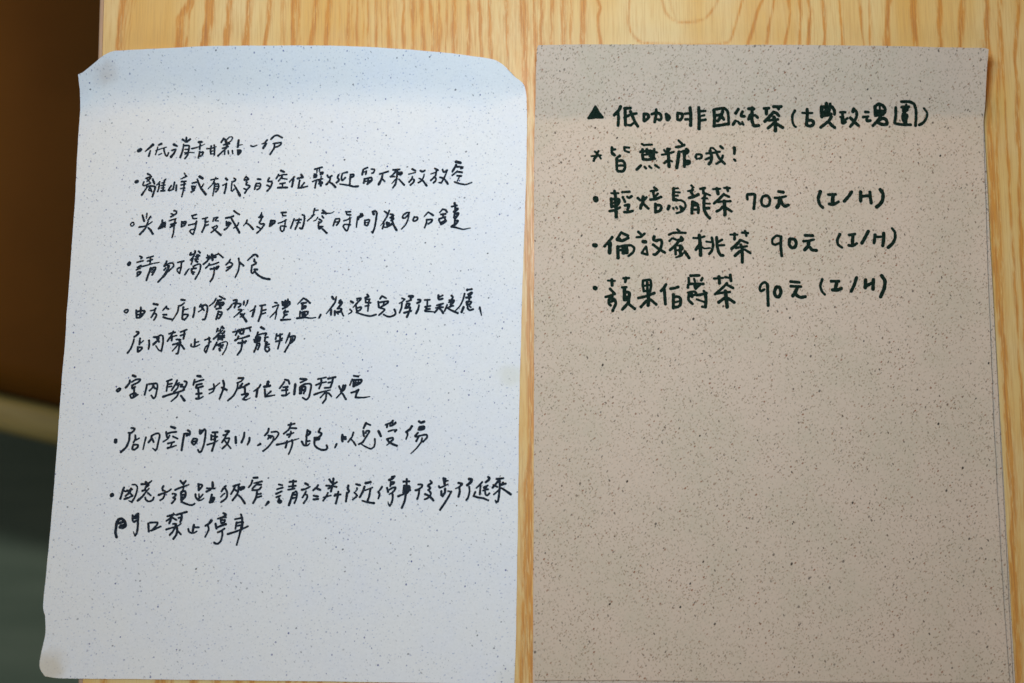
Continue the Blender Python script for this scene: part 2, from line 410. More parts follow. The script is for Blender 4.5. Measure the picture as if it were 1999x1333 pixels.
# ------------------------------------------------------------------ sheets of paper
# local coordinates in millimetres, origin at sheet bottom-left corner; returns mm above the table top
def ramp(t,w):
    # integral of a smooth step: 0 below -w, slope 1 above w
    if t<=-w: return 0.0
    if t>=w: return t
    return (t+w)*(t+w)/(4*w)
def h_notice(x,y):
    z=0.35
    yc=263.5+0.018*x-0.00016*(x-100)*(x-100)+0.7*math.sin(x/19.0)+0.4*math.sin(x/8.0+1)
    z+=0.43*ramp(y-yc,6.5)
    # gentle slow bulge
    z+=0.5*math.exp(-((x-120)/60.0)**2-((y-150)/90.0)**2)
    # curled top-left corner, slightly drooping top-right corner
    z+=0.55*ramp((y-266)*0.6-(x-14)*0.8-4.0,1.6)
    z-=0.10*ramp((y-263)*0.6+(x-190)*0.8-4,5.0)
    return max(z,0.35)
def h_menu(x,y):
    z=1.12+0.07*ramp(x-197,4)
    z+=0.28*ramp(y-(253.5+0.01*x+0.5*math.sin(x/23.0)),1.6)
    z+=0.4*math.exp(-((x-100)/70.0)**2-((y-120)/80.0)**2)
    return z
def h_low(x,y): return 0.66+0.04*ramp(x-200,3)
def h_base(x,y): return 0.27

NOTICE_O=(-0.206457, -0.148457); NOTICE_A=-0.015877; MENU_O=(0.009989, -0.149885); MENU_A=-0.005799
NOTICE = {'left': [(1.77, 0.24), (-0.41, 2.85), (-1.03, 5.7), (-0.62, 10.12), (0.42, 15.22), (0.89, 18.77), (0.19, 26.75), (-0.46, 28.07), (-0.89, 29.62), (-0.84, 34.53), (-0.42, 44.59), (0.66, 76.18), (1.21, 105.89), (1.38, 126.67), (1.92, 145.3), (2.19, 168.78), (2.56, 194.88), (2.74, 216.45), (2.59, 235.77), (2.64, 251.58), (2.86, 258.76), (3.01, 263.67), (3.11, 268.13), (3.22, 271.07)], 'top': [(3.22, 271.07), (4.89, 271.89), (9.09, 275.19), (12.39, 277.96), (15.65, 280.34), (19.24, 282.08), (28.01, 282.99), (42.1, 283.93), (60.96, 285.08), (79.85, 285.45), (98.61, 285.95), (117.4, 286.18), (136.19, 285.97), (154.98, 285.18), (169.13, 284.21), (182.09, 283.07), (190.33, 282.27), (194.58, 281.46), (197.91, 279.74), (200.78, 277.24), (203.18, 274.92), (205.82, 273.27)], 'right': [(207.49, -0.0), (207.84, 21.17), (207.92, 74.94), (207.84, 132.26), (208.54, 186.25), (209.06, 214.91), (209.41, 239.05), (209.28, 256.09), (209.02, 265.87), (208.49, 269.39), (207.5, 271.79), (205.82, 273.27)], 'bottom': [(1.77, 0.24), (6.75, -0.45), (15.74, -0.52), (38.21, -0.39), (67.4, -0.25), (94.35, -0.15), (139.26, 0.01), (184.15, 0.06), (207.49, -0.0)]}
MENU = {'left': [(-0.01, 0.06), (-0.41, 17.12), (-0.65, 50.51), (-0.82, 95.77), (-0.88, 141.9), (-0.94, 188.94), (-1.19, 224.83), (-1.03, 246.62), (-0.56, 265.13), (-0.33, 280.77), (-0.24, 284.1), (0.45, 285.67)], 'top': [(0.45, 285.67), (11.96, 285.98), (35.45, 286.26), (82.41, 286.37), (129.39, 286.43), (164.7, 286.27), (199.92, 285.75), (205.45, 285.54), (206.85, 284.96)], 'right': [(207.54, 0.12), (206.56, 25.0), (205.65, 69.7), (205.13, 108.37), (205.07, 147.68), (205.14, 185.28), (205.31, 213.87), (205.53, 237.95), (205.76, 250.08), (206.31, 258.38), (206.45, 269.58), (206.65, 279.62), (206.85, 284.96)], 'bottom': [(-0.01, 0.06), (34.97, 0.16), (79.8, 0.09), (147.04, 0.04), (207.54, 0.12)]}
def resample(pts, n, closed=False):
    p = np.array(pts, float); q = [p[0]]
    for i in range(len(p)-1):
        p0 = p[max(i-1, 0)]; p1 = p[i]; p2 = p[i+1]; p3 = p[min(i+2, len(p)-1)]
        L = np.linalg.norm(p2-p1)
        # finite-difference tangents scaled to the span keep long/short neighbours from overshooting
        t1 = (p2-p0)/max(np.linalg.norm(p2-p0), 1e-6)*L*0.8; t2 = (p3-p1)/max(np.linalg.norm(p3-p1), 1e-6)*L*0.8
        for s in np.linspace(0, 1, 10)[1:]:
            q.append((2*s**3-3*s*s+1)*p1+(s**3-2*s*s+s)*t1+(-2*s**3+3*s*s)*p2+(s**3-s*s)*t2)
    q = np.array(q); d = np.r_[0, np.cumsum(np.linalg.norm(np.diff(q, axis=0), axis=1))]
    u = np.linspace(0, d[-1], n); return np.stack([np.interp(u, d, q[:, 0]), np.interp(u, d, q[:, 1])], -1)
def sheet(name, o, ang, curves, h, mat, nx=105, ny=190, thick=0.30, seed=1):
    B, T = resample(curves['bottom'], nx), resample(curves['top'], nx)
    Lf, Rt = resample(curves['left'], ny), resample(curves['right'], ny)
    rs = np.random.RandomState(seed)                          # slightly worn, uneven cut
    for E_, ax in ((B, 1), (T, 1), (Lf, 0), (Rt, 0)):
        nz = np.convolve(rs.normal(0, 1, len(E_)+6), np.ones(5)/5, 'same')[3:-3]; nz[:4] = 0; nz[-4:] = 0
        E_[:, ax] += nz*0.10
    u = np.linspace(0, 1, nx)[None, :, None]; v = np.linspace(0, 1, ny)[:, None, None]
    P = (1-v)*B[None]+v*T[None]+(1-u)*Lf[:, None]+u*Rt[:, None] \
        - ((1-u)*(1-v)*B[0]+u*(1-v)*B[-1]+(1-u)*v*T[0]+u*v*T[-1])
    verts = []
    for layer in (0, 1):
        for j in range(ny):
            for i in range(nx):
                x, y = P[j, i]; z = h(x, y)-(thick if layer else 0)
                verts.append((x/1000, y/1000, z/1000))
    n = nx*ny; id_ = lambda l, j, i: l*n+j*nx+i
    faces = []
    for j in range(ny-1):
        for i in range(nx-1):
            faces.append((id_(0, j, i), id_(0, j, i+1), id_(0, j+1, i+1), id_(0, j+1, i)))
            faces.append((id_(1, j, i), id_(1, j+1, i), id_(1, j+1, i+1), id_(1, j, i+1)))
    rim = [(0, i) for i in range(nx)]+[(j, nx-1) for j in range(1, ny)]+[(ny-1, i) for i in range(nx-2, -1, -1)]+[(j, 0) for j in range(ny-2, 0, -1)]
    k0 = len(verts)                                          # the cut edge has vertices of its own, so it shades crisply
    verts += [verts[id_(0, *a)] for a in rim] + [verts[id_(1, *a)] for a in rim]
    m_ = len(rim)
    for i in range(m_):
        j = (i+1) % m_; faces.append((k0+i, k0+m_+i, k0+m_+j, k0+j))
    o_ = mesh_obj(name, verts, faces, mat, None, True)
    for p in o_.data.polygons[-len(rim):]: p.use_smooth = False
    o_.location = (o[0], o[1], TOP_Z); o_.rotation_euler = (0, 0, ang)
    return o_

notice = sheet('notice_sheet', NOTICE_O, NOTICE_A, NOTICE, h_notice, M_white)
tag(notice, 'bluish white speckled sheet of handwritten rules, curled top corners, overhanging the table edge', 'paper sheet')
menu = sheet('menu_sheet', MENU_O, MENU_A, MENU, h_menu, M_kraft)
tag(menu, 'greige speckled sheet with bold dark green handwritten tea prices, on top of the right pile', 'paper sheet', 'greige speckled sheets piled on the right')
def quad(bl, br, tr, tl):
    def ln(a, b): return [tuple(a), ((2*a[0]+b[0])/3, (2*a[1]+b[1])/3), ((a[0]+2*b[0])/3, (a[1]+2*b[1])/3), tuple(b)]
    return dict(bottom=ln(bl, br), top=ln(tl, tr), left=ln(bl, tl), right=ln(br, tr))
low = sheet('blank_sheet', MENU_O, MENU_A, quad((-0.35, -3.2), (209.3, -3.0), (206.0, 281), (-0.5, 281)), h_low, M_kraft, 40, 60, 0.28, 5)
tag(low, 'blank greige speckled sheet in the middle, peeking out just under the handwritten menu sheet', 'paper sheet', 'greige speckled sheets piled on the right')
base = sheet('blank_sheet', MENU_O, MENU_A, quad((-0.9, -6.0), (210.6, -5.6), (205.8, 279), (-0.6, 279)), h_base, M_kraft, 40, 60, 0.24, 9)
tag(base, 'lowest blank greige speckled sheet lying on the wood, sticking out farthest at the lower right', 'paper sheet', 'greige speckled sheets piled on the right')

# ------------------------------------------------------------------ handwriting
WRITING = """L1
•|36 36 614 4752 631 4763
低|29 13 743 4811 714 4782 676 4747;16 22 723 4755 711 4704;24 19 821 4822 798 4810;14 14 789 4790 784 4761 772 4719;14 11 774 4756 823 4776 870 4791;18 18 847 4779 850 4757 861 4723 878 4706 891 4738;14 14 802 4717 828 4730
消|29 21 939 4816 966 4802;19 19 923 4761 956 4772;14 28 960 4771 939 4729 916 4700;21 21 1049 4884 1051 4848;23 23 1015 4866 1051 4845 1083 4868;16 22 1027 4818 1022 4769 1002 4696;19 19 1039 4808 1077 4807 1076 4770 1067 4717 1045 4686;16 16 1043 4772 1076 4773;16 11 1040 4740 1084 4744 1127 4742;15 15 1043 4726 1068 4736
甜|25 25 1167 4842 1191 4845;19 8 1104 4780 1153 4793 1190 4808 1222 4826;19 19 1180 4820 1177 4777;19 19 1178 4752 1169 4694;19 19 1179 4743 1209 4748 1203 4724 1187 4711;17 13 1243 4782 1286 4786 1327 4802;19 19 1282 4807 1277 4764 1282 4732;19 19 1309 4817 1314 4774 1314 4725;14 14 1282 4732 1314 4735;14 14 1284 4759 1310 4762
點|21 21 1393 4880 1373 4845;27 27 1409 4870 1420 4839 1428 4819;14 14 1428 4875 1446 4895 1470 4897 1475 4883 1457 4854 1430 4839;19 19 1397 4821 1449 4832;19 19 1387 4787 1438 4805;16 20 1422 4788 1386 4755 1348 4715;17 17 1409 4761 1408 4731;17 17 1440 4766 1444 4737;16 16 1478 4767 1484 4738;23 23 1533 4867 1526 4801;14 9 1535 4818 1570 4826;21 21 1527 4772 1533 4732;19 19 1532 4772 1556 4770 1552 4748 1534 4729;19 19 1535 4753 1551 4757
一|19 13 1648 4815 1667 4808 1702 4821
份|21 14 1795 4873 1772 4844 1749 4834;24 24 1787 4839 1762 4795;20 20 1830 4881 1857 4909 1880 4919 1904 4912 1932 4897;18 18 1853 4840 1902 4847 1926 4849 1921 4832 1894 4812 1878 4807;19 19 1867 4838 1859 4792 1827 4737
L2
•|35 35 606 4458 617 4463
離|23 15 712 4535 737 4523;19 19 696 4493 744 4511;17 17 678 4459 671 4430 685 4423 713 4436 740 4450;16 16 705 4489 730 4462;16 16 738 4494 706 4464;22 22 758 4485 776 4444;15 23 714 4416 696 4387 665 4337;21 21 709 4414 746 4422 784 4413 777 4374 763 4322;16 16 737 4412 727 4383 749 4376;16 16 743 4402 755 4369;16 16 824 4461 798 4432;19 19 822 4442 818 4403 809 4372;19 19 877 4486 864 4472;19 19 866 4472 859 4428 857 4382;14 14 844 4452 872 4460;16 16 840 4428 874 4433;14 14 841 4404 869 4407;21 21 839 4377 873 4381
峰|18 18 932 4427 908 4383 936 4388 950 4396;19 19 960 4459 951 4396;20 20 979 4432 978 4384;14 19 1046 4547 1057 4528 1068 4518;19 12 1068 4518 1016 4492;19 19 1024 4467 1064 4472;16 16 1021 4435 1061 4446;16 16 1020 4402 1058 4407;20 16 1049 4470 1048 4407 1033 4325
或|19 19 1124 4454 1173 4467;19 25 1169 4491 1183 4452 1208 4405 1251 4352;16 16 1228 4448 1212 4419;28 28 1189 4516 1216 4501;19 19 1120 4427 1126 4401;19 19 1125 4423 1151 4423 1147 4404 1126 4399;21 21 1118 4370 1143 4389
有|16 16 1294 4488 1357 4501;17 11 1336 4508 1310 4449 1270 4403;19 14 1328 4459 1326 4406 1317 4339;19 19 1329 4445 1362 4450 1368 4421 1355 4387 1341 4375;14 14 1332 4426 1363 4429;14 14 1331 4404 1361 4407
很|24 24 1431 4502 1442 4490;16 16 1405 4439 1438 4454;20 20 1437 4456 1432 4408 1422 4365;19 19 1505 4506 1520 4496 1513 4481 1488 4472;16 16 1488 4471 1485 4433 1484 4394 1493 4385 1512 4404;16 16 1508 4443 1523 4424;15 30 1515 4433 1538 4395 1565 4345
多|16 16 1615 4526 1596 4492;19 19 1615 4522 1638 4498 1600 4493;11 11 1633 4493 1613 4473;19 19 1627 4469 1617 4449 1654 4434 1632 4406 1610 4368;17 17 1599 4410 1623 4401
的|22 22 1722 4502 1748 4499;19 19 1710 4460 1698 4406;18 18 1714 4460 1747 4461 1753 4446 1740 4413 1721 4403;14 14 1711 4436 1744 4437;19 19 1828 4513 1817 4481 1850 4482 1856 4462 1838 4419 1814 4390;19 19 1811 4445 1834 4433
空|24 24 1935 4584 1962 4573;18 18 1913 4548 1894 4509;16 16 1916 4535 1956 4547 1989 4549;18 18 1947 4531 1916 4488;17 17 1948 4512 1990 4505;18 18 1929 4461 1975 4469;17 17 1951 4462 1956 4425;22 22 1911 4424 1996 4427
位|19 14 2058 4528 2015 4479;22 22 2052 4504 2040 4436;25 25 2121 4549 2133 4532;23 23 2089 4513 2136 4526;19 19 2109 4495 2099 4428;18 18 2152 4474 2127 4440;21 16 2099 4425 2134 4428 2183 4441
歡|19 19 2244 4604 2311 4622;14 14 2265 4599 2264 4570;14 14 2288 4609 2285 4585;21 21 2243 4555 2239 4526;19 19 2241 4554 2261 4553 2258 4529 2237 4525;18 18 2296 4573 2322 4574 2316 4560 2297 4555;15 15 2226 4485 2268 4504 2320 4513;19 19 2266 4503 2256 4459 2252 4428;16 16 2306 4537 2302 4503;21 21 2287 4491 2316 4479;21 21 2288 4467 2316 4470;24 24 2298 4484 2304 4448;19 19 2361 4548 2372 4528 2403 4543;18 21 2390 4534 2384 4495 2355 4460;18 25 2379 4485 2411 4466 2437 4438
迎|21 21 2465 4554 2456 4525 2471 4506 2448 4479;21 14 2541 4579 2497 4567;19 19 2497 4559 2492 4530 2500 4500 2526 4527;20 20 2575 4556 2603 4559 2601 4542 2578 4531;19 19 2572 4544 2570 4469;16 23 2481 4466 2557 4457 2604 4445 2645 4448
留|19 19 2728 4626 2699 4613;21 21 2689 4606 2681 4558;19 19 2718 4592 2713 4563;14 14 2685 4577 2717 4592;18 18 2764 4612 2793 4607 2784 4579 2770 4574;21 21 2705 4519 2697 4480;20 20 2710 4519 2766 4532 2771 4506 2730 4469;17 17 2711 4495 2767 4506;17 17 2738 4520 2734 4471
下|19 19 2843 4567 2920 4593;20 25 2869 4565 2860 4522 2835 4468;18 18 2870 4517 2889 4501
來|19 19 2964 4608 3023 4614;20 16 2990 4604 2977 4579 2945 4545;19 19 2942 4543 2977 4546;22 19 3003 4611 3001 4553 2989 4476 2967 4440;24 24 3016 4581 3045 4583 3033 4566 3017 4568;14 10 2988 4519 2956 4480;17 21 3020 4520 3069 4468
放|21 21 3140 4618 3169 4604;14 14 3109 4569 3169 4587;19 19 3142 4546 3138 4526 3113 4496;19 19 3143 4527 3159 4517 3153 4493 3126 4468;21 21 3216 4604 3235 4596 3254 4606;14 19 3250 4572 3246 4548 3228 4513 3198 4491;17 22 3206 4532 3237 4514 3275 4464
放|21 21 3347 4627 3374 4613;14 14 3311 4575 3358 4592;19 19 3362 4608 3354 4559 3313 4515;19 19 3340 4544 3360 4534 3355 4511 3337 4492;19 19 3419 4618 3429 4594 3461 4614;15 19 3461 4614 3443 4561 3408 4493 3392 4495;19 24 3396 4545 3434 4531 3469 4486
空|29 29 3541 4694 3579 4686;22 22 3542 4664 3509 4601;21 21 3545 4649 3604 4643 3587 4632;17 17 3555 4606 3509 4566;21 21 3555 4601 3597 4595;21 21 3554 4562 3589 4561;14 14 3576 4558 3557 4514;20 14 3531 4504 3572 4490 3633 4481 3689 4502
L3
•|15 15 592 4078 577 4064 582 4045 598 4047 609 4062 602 4078 590 4077
尖|19 23 680 4147 699 4092;18 13 721 4164 718 4118;20 17 756 4136 734 4099;20 13 655 4035 704 4044 741 4061 772 4088;19 22 735 4085 719 4037 697 4003 666 3968;20 24 740 4030 762 4009 784 3974
峰|19 25 865 4102 862 4068 839 4027;21 21 876 4080 871 4039 836 4024;21 21 892 4080 891 4040;19 19 969 4193 990 4187 991 4168;19 19 991 4168 962 4148 941 4135;16 16 942 4165 964 4156;16 16 929 4098 989 4119;19 19 945 4064 991 4079;19 19 939 4038 976 4058;20 16 982 4108 976 4046 972 3984 962 3943
時|17 17 1043 4092 1042 4044;18 18 1044 4087 1084 4093 1082 4081 1069 4057 1044 4044;14 14 1045 4070 1076 4075;18 18 1133 4148 1175 4161;17 17 1140 4146 1146 4123 1179 4124;17 17 1109 4061 1139 4068 1165 4075 1182 4097;19 16 1179 4097 1171 4044 1161 4001 1151 3974 1136 3986 1121 4003 1132 4017 1153 4022
段|17 17 1233 4121 1277 4133;19 19 1259 4124 1257 4060 1234 3999;17 17 1260 4088 1286 4097;17 17 1262 4057 1287 4067;18 18 1336 4130 1330 4101;15 15 1343 4133 1373 4138;15 15 1373 4135 1349 4109 1377 4104;16 16 1337 4046 1365 4061 1372 4052 1361 4032 1316 3993;16 24 1323 4044 1357 4013 1406 3972
或|21 21 1446 4132 1488 4140 1513 4151;18 25 1490 4140 1513 4102 1543 4054 1575 3997;16 16 1565 4090 1552 4059 1523 4040;19 19 1518 4200 1543 4181 1567 4167;19 19 1452 4098 1454 4062;19 19 1453 4091 1485 4089 1477 4070 1456 4065;14 14 1453 4079 1476 4082;21 12 1438 4022 1464 4043 1497 4085
人|19 12 1642 4115 1635 4094 1611 4062;18 22 1631 4089 1664 4070 1699 4032
多|14 14 1772 4187 1768 4168 1746 4143;20 20 1768 4170 1783 4146 1753 4144;19 19 1776 4144 1766 4115 1755 4096 1765 4081 1800 4080 1787 4053 1760 4019 1736 3996;18 18 1735 4055 1767 4038
時|21 21 1860 4116 1850 4061;21 21 1860 4112 1895 4112 1891 4093 1862 4068;27 27 1865 4095 1877 4085;20 20 1951 4190 1995 4193;17 17 1960 4183 1968 4162 1993 4162;16 16 1927 4091 1959 4101 2000 4123;17 17 1993 4123 1988 4070 1980 4027 1967 4013 1950 4032 1949 4060 1965 4065 2000 4061
用|17 19 2070 4134 2058 4091 2043 4047;19 19 2085 4120 2136 4128;14 14 2095 4094 2128 4099;19 19 2117 4135 2109 4096 2084 4036;19 21 2144 4173 2163 4164 2166 4135 2157 4073 2144 4042 2127 4049
餐|19 19 2256 4233 2248 4197;15 15 2255 4216 2287 4219;14 14 2231 4165 2258 4175;19 14 2247 4180 2238 4160 2193 4116;14 11 2287 4152 2272 4127 2249 4115;22 22 2330 4217 2356 4196;20 9 2324 4191 2373 4190 2410 4193 2433 4207;21 21 2327 4162 2339 4148;19 19 2300 4135 2324 4116 2310 4102 2296 4099;18 18 2298 4109 2295 4070 2303 4042 2321 4056;17 17 2307 4066 2335 4066;17 22 2314 4061 2345 4033 2374 4005
時|19 19 2450 4140 2431 4075;18 18 2452 4137 2485 4140 2483 4112 2461 4080;14 14 2453 4109 2474 4112;20 20 2544 4206 2583 4208;19 19 2549 4189 2558 4179 2588 4179;16 16 2526 4124 2548 4129 2588 4149;17 17 2580 4156 2582 4113 2569 4056 2556 4029 2534 4050 2522 4072 2536 4089 2587 4087
間|19 15 2653 4160 2647 4114 2643 4064;17 17 2658 4158 2692 4192;21 21 2678 4189 2699 4177 2667 4155;17 17 2655 4155 2661 4138;19 19 2719 4132 2718 4087;18 18 2722 4130 2761 4135 2755 4111 2740 4080 2721 4089;14 14 2722 4108 2750 4111;28 28 2792 4210 2797 4189;21 19 2808 4222 2825 4204 2820 4136 2808 4059 2793 4014;16 16 2793 4016 2783 4023
後|19 19 2895 4217 2921 4199;18 18 2939 4227 2926 4181 2891 4118;15 9 2891 4118 2877 4099 2864 4084;19 19 2888 4118 2894 4099 2881 4056;21 21 2952 4191 2978 4182 2950 4158;22 22 2953 4158 2981 4153 2961 4134;16 16 2897 4068 2925 4071 2980 4103;28 19 2921 4109 2925 4076;28 19 2938 4105 2943 4081;19 19 2961 4134 2975 4115 2950 4091;20 25 2968 4129 2985 4086 3010 4044
9|18 18 3123 4209 3099 4208 3069 4184 3063 4160 3082 4157 3109 4184 3123 4206;19 14 3120 4204 3112 4146 3093 4098 3054 4053
0|19 19 3170 4169 3159 4142 3167 4130 3190 4138 3201 4155 3194 4169 3175 4166
分|11 19 3259 4175 3296 4216 3301 4214;16 23 3301 4214 3341 4188;19 19 3281 4144 3335 4147 3326 4126 3299 4106;19 17 3284 4144 3282 4115 3266 4070
鐘|13 19 3399 4213 3429 4247;19 22 3429 4247 3455 4238 3467 4219;21 21 3414 4197 3453 4202;19 19 3432 4197 3433 4166;21 21 3400 4156 3452 4173;19 19 3394 4148 3416 4103;19 19 3452 4152 3462 4135 3418 4103;20 20 3411 4118 3448 4137;26 26 3536 4304 3541 4278;20 20 3510 4272 3557 4283;17 17 3548 4256 3567 4257;21 21 3539 4273 3544 4240 3528 4223;20 20 3544 4228 3567 4250;22 22 3538 4211 3534 4168;23 23 3549 4206 3573 4211 3559 4182 3541 4158;20 20 3541 4153 3540 4105;20 20 3546 4139 3569 4142 3561 4120 3542 4101;14 24 3540 4105 3524 4096 3512 4083;23 10 3512 4085 3552 4077 3618 4061 3683 4074
L4
•|37 37 580 3689 586 3699
請|19 19 676 3765 698 3753 687 3743;18 18 653 3707 709 3723;18 18 660 3660 690 3679;18 18 652 3638 684 3653;19 19 665 3617 693 3618 682 3598 662 3584;19 19 661 3612 664 3582;17 17 742 3749 798 3766;18 18 749 3720 792 3735;18 12 693 3667 750 3683 806 3700 857 3710;19 19 775 3752 773 3695;19 21 780 3657 768 3614 747 3543;20 20 785 3655 824 3662 820 3638 797 3593;16 16 790 3638 818 3641;16 16 786 3619 810 3622
勿|20 20 924 3721 903 3675;18 18 907 3675 946 3702 983 3703 987 3674 940 3626;15 20 920 3659 904 3640;17 17 935 3688 938 3631 901 3573;17 20 930 3640 896 3578 854 3528;14 14 951 3683 940 3636 926 3635
攜|18 18 1025 3712 1078 3725;20 17 1059 3720 1057 3666 1046 3611;17 17 1046 3611 1024 3634 1025 3653 1046 3666;20 20 1142 3803 1134 3783 1171 3793;21 21 1179 3820 1178 3796;22 22 1212 3818 1224 3806;18 18 1171 3777 1141 3736;18 18 1163 3753 1149 3696;24 24 1199 3784 1218 3777;26 26 1191 3768 1205 3768;20 20 1182 3744 1210 3746;22 22 1188 3729 1204 3720;17 19 1130 3653 1121 3643 1095 3599;18 18 1167 3679 1222 3701 1236 3687 1227 3630 1191 3561;18 18 1172 3668 1152 3639;18 18 1151 3653 1195 3661;28 28 1160 3625 1170 3611;14 14 1159 3629 1183 3625
帶|17 17 1293 3783 1304 3750;23 23 1289 3760 1368 3768;26 26 1335 3789 1341 3741;19 19 1312 3774 1313 3750;19 21 1304 3750 1291 3726 1261 3700;17 17 1354 3779 1393 3799;18 18 1347 3775 1393 3799;17 19 1393 3799 1436 3764;18 18 1313 3703 1302 3684 1283 3664;17 17 1311 3689 1357 3701 1398 3718;20 20 1326 3656 1364 3661 1400 3683 1383 3656;20 20 1359 3670 1364 3651;19 20 1362 3656 1359 3609 1349 3571 1329 3540
外|19 19 1502 3746 1492 3724 1465 3696;18 18 1496 3722 1525 3706 1508 3672 1470 3641;16 16 1475 3670 1505 3682;19 17 1579 3757 1588 3707 1579 3640 1555 3582;18 22 1592 3721 1626 3691
食|16 22 1662 3741 1713 3792;22 22 1713 3792 1737 3795 1751 3778;21 21 1722 3752 1725 3737;19 19 1720 3733 1742 3716 1703 3694;19 19 1703 3694 1699 3633 1711 3621 1729 3638;23 23 1728 3657 1752 3657;21 23 1731 3657 1736 3633 1763 3605 1815 3577 1869 3569
L5
•|17 17 576 3269 560 3254 580 3240 595 3257 594 3269 578 3269
由|21 21 669 3265 675 3199;21 21 710 3292 710 3245 705 3202;21 21 672 3249 711 3261 746 3257 731 3226 705 3200 677 3197;20 20 678 3223 726 3233
於|24 24 824 3326 859 3320;16 13 799 3263 827 3270 849 3289;19 19 843 3284 833 3247 809 3202;19 19 838 3240 855 3228 849 3205 834 3178;17 19 911 3269 942 3305;22 22 935 3295 959 3281;20 20 915 3229 945 3229;21 19 919 3206 952 3194 994 3188
店|21 21 1074 3368 1107 3364;21 16 1053 3311 1076 3317 1103 3340;19 15 1051 3297 1046 3259 1025 3217 999 3174;22 22 1096 3298 1092 3248;15 15 1097 3274 1138 3286;21 21 1092 3236 1091 3194 1110 3185;19 19 1096 3232 1141 3232 1132 3209 1110 3184
內|20 20 1198 3299 1196 3252 1188 3210;21 21 1253 3324 1244 3307;20 20 1258 3314 1299 3324 1314 3306 1312 3254 1296 3192 1277 3190;17 14 1272 3305 1264 3281 1235 3260;20 20 1263 3300 1285 3275
會|19 14 1388 3382 1373 3351 1332 3315;19 19 1422 3404 1469 3379;21 21 1405 3366 1437 3373;21 21 1403 3352 1382 3307;20 20 1408 3345 1461 3348 1453 3326 1426 3312;20 20 1415 3349 1425 3317;16 16 1402 3326 1450 3331;21 21 1396 3288 1436 3297;20 20 1416 3267 1398 3194;19 19 1418 3262 1447 3258 1443 3232 1421 3201;14 14 1415 3234 1443 3239;14 14 1407 3206 1428 3206
製|21 21 1551 3370 1579 3373 1573 3352 1555 3340;19 19 1577 3361 1571 3333 1559 3304;19 19 1536 3332 1523 3309 1499 3282;19 19 1550 3340 1615 3338 1611 3319 1596 3307;19 19 1645 3362 1641 3332;19 14 1678 3370 1673 3346 1660 3320;19 19 1597 3284 1627 3284 1618 3268;19 12 1618 3272 1596 3249 1558 3215;22 22 1619 3244 1647 3240;16 16 1656 3252 1634 3226 1616 3218;21 27 1619 3244 1649 3212 1672 3179
作|19 12 1749 3319 1738 3293 1702 3269;24 24 1741 3288 1727 3225;19 19 1793 3324 1839 3332;21 21 1809 3318 1803 3252 1782 3183;18 18 1809 3278 1845 3288;18 18 1803 3245 1842 3259
禮|19 19 1924 3355 1945 3350;17 13 1907 3314 1960 3336;17 14 1960 3334 1939 3277 1888 3220;17 13 1943 3277 1940 3240 1932 3202;19 19 1991 3363 1997 3330;19 19 1992 3358 2056 3366 2062 3345 2039 3323 1997 3330;19 19 2019 3375 2016 3330;19 19 2042 3387 2035 3330;17 17 2001 3344 2057 3354;19 19 1998 3299 2035 3316;18 18 2016 3316 2021 3307;19 19 2022 3283 2009 3264 2019 3241 2006 3217;20 20 2018 3264 2046 3274;20 20 2015 3236 2038 3246;24 16 1988 3196 2072 3202
盒|13 19 2132 3344 2183 3399;19 22 2183 3399 2214 3383 2243 3356;21 21 2166 3351 2210 3358;22 22 2178 3351 2173 3297;19 19 2179 3323 2209 3326 2205 3312 2175 3300;18 18 2157 3276 2155 3224;18 18 2158 3266 2227 3277 2223 3253 2196 3229;21 21 2176 3267 2182 3229;21 21 2197 3272 2201 3234;23 12 2132 3213 2201 3222 2257 3216 2301 3224
逗|23 19 2344 3250 2332 3222
後|24 24 2443 3415 2455 3396;19 19 2480 3415 2470 3365 2426 3299;16 11 2426 3299 2408 3277 2395 3261;22 22 2438 3297 2438 3250;22 22 2521 3387 2510 3371 2535 3367 2522 3343 2500 3314;22 22 2508 3361 2531 3371;19 19 2495 3309 2533 3305 2520 3282;21 21 2471 3285 2472 3248;24 24 2473 3271 2524 3282;16 16 2492 3281 2502 3258;20 15 2529 3286 2551 3242
避|23 23 2614 3377 2633 3366;19 19 2669 3402 2704 3405 2679 3371 2652 3340;17 17 2678 3404 2670 3388;14 9 2652 3340 2635 3319;20 20 2662 3336 2673 3275;19 19 2676 3317 2709 3325 2705 3303 2682 3289;19 11 2609 3302 2626 3283 2595 3259;24 24 2761 3441 2771 3425;23 23 2771 3422 2743 3410;18 18 2743 3408 2749 3370;16 16 2748 3394 2785 3399;18 18 2783 3399 2777 3375 2770 3290;19 19 2749 3368 2793 3366;18 18 2746 3335 2778 3342;17 19 2668 3275 2734 3254 2795 3244 2845 3259
免|19 19 2896 3431 2878 3405;19 19 2898 3429 2932 3411;21 21 2863 3377 2869 3327;19 19 2879 3372 2953 3383 2944 3364 2890 3330;17 17 2916 3373 2908 3344;18 18 2881 3320 2923 3307 2909 3288 2873 3254;18 21 2915 3260 2948 3244 2976 3242 3012 3257 3023 3276 3011 3308
諱|18 18 3076 3413 3101 3404;16 13 3101 3402 3079 3380 3054 3366;19 19 3077 3368 3075 3328 3058 3279;23 23 3140 3433 3177 3434 3157 3417;19 19 3166 3431 3153 3400;19 19 3121 3383 3160 3398;19 19 3121 3362 3149 3363 3140 3344 3108 3324;19 19 3117 3353 3113 3329;20 20 3113 3322 3154 3330 3150 3308;22 22 3100 3279 3160 3297;19 23 3155 3325 3142 3282 3126 3242
法|22 22 3222 3402 3243 3400 3241 3383 3216 3371;20 23 3233 3350 3225 3312 3209 3277;19 19 3283 3400 3329 3403;18 18 3308 3403 3307 3351;19 19 3289 3337 3335 3347;21 21 3307 3342 3299 3318 3331 3319;21 12 3290 3304 3290 3297 3332 3295 3378 3292
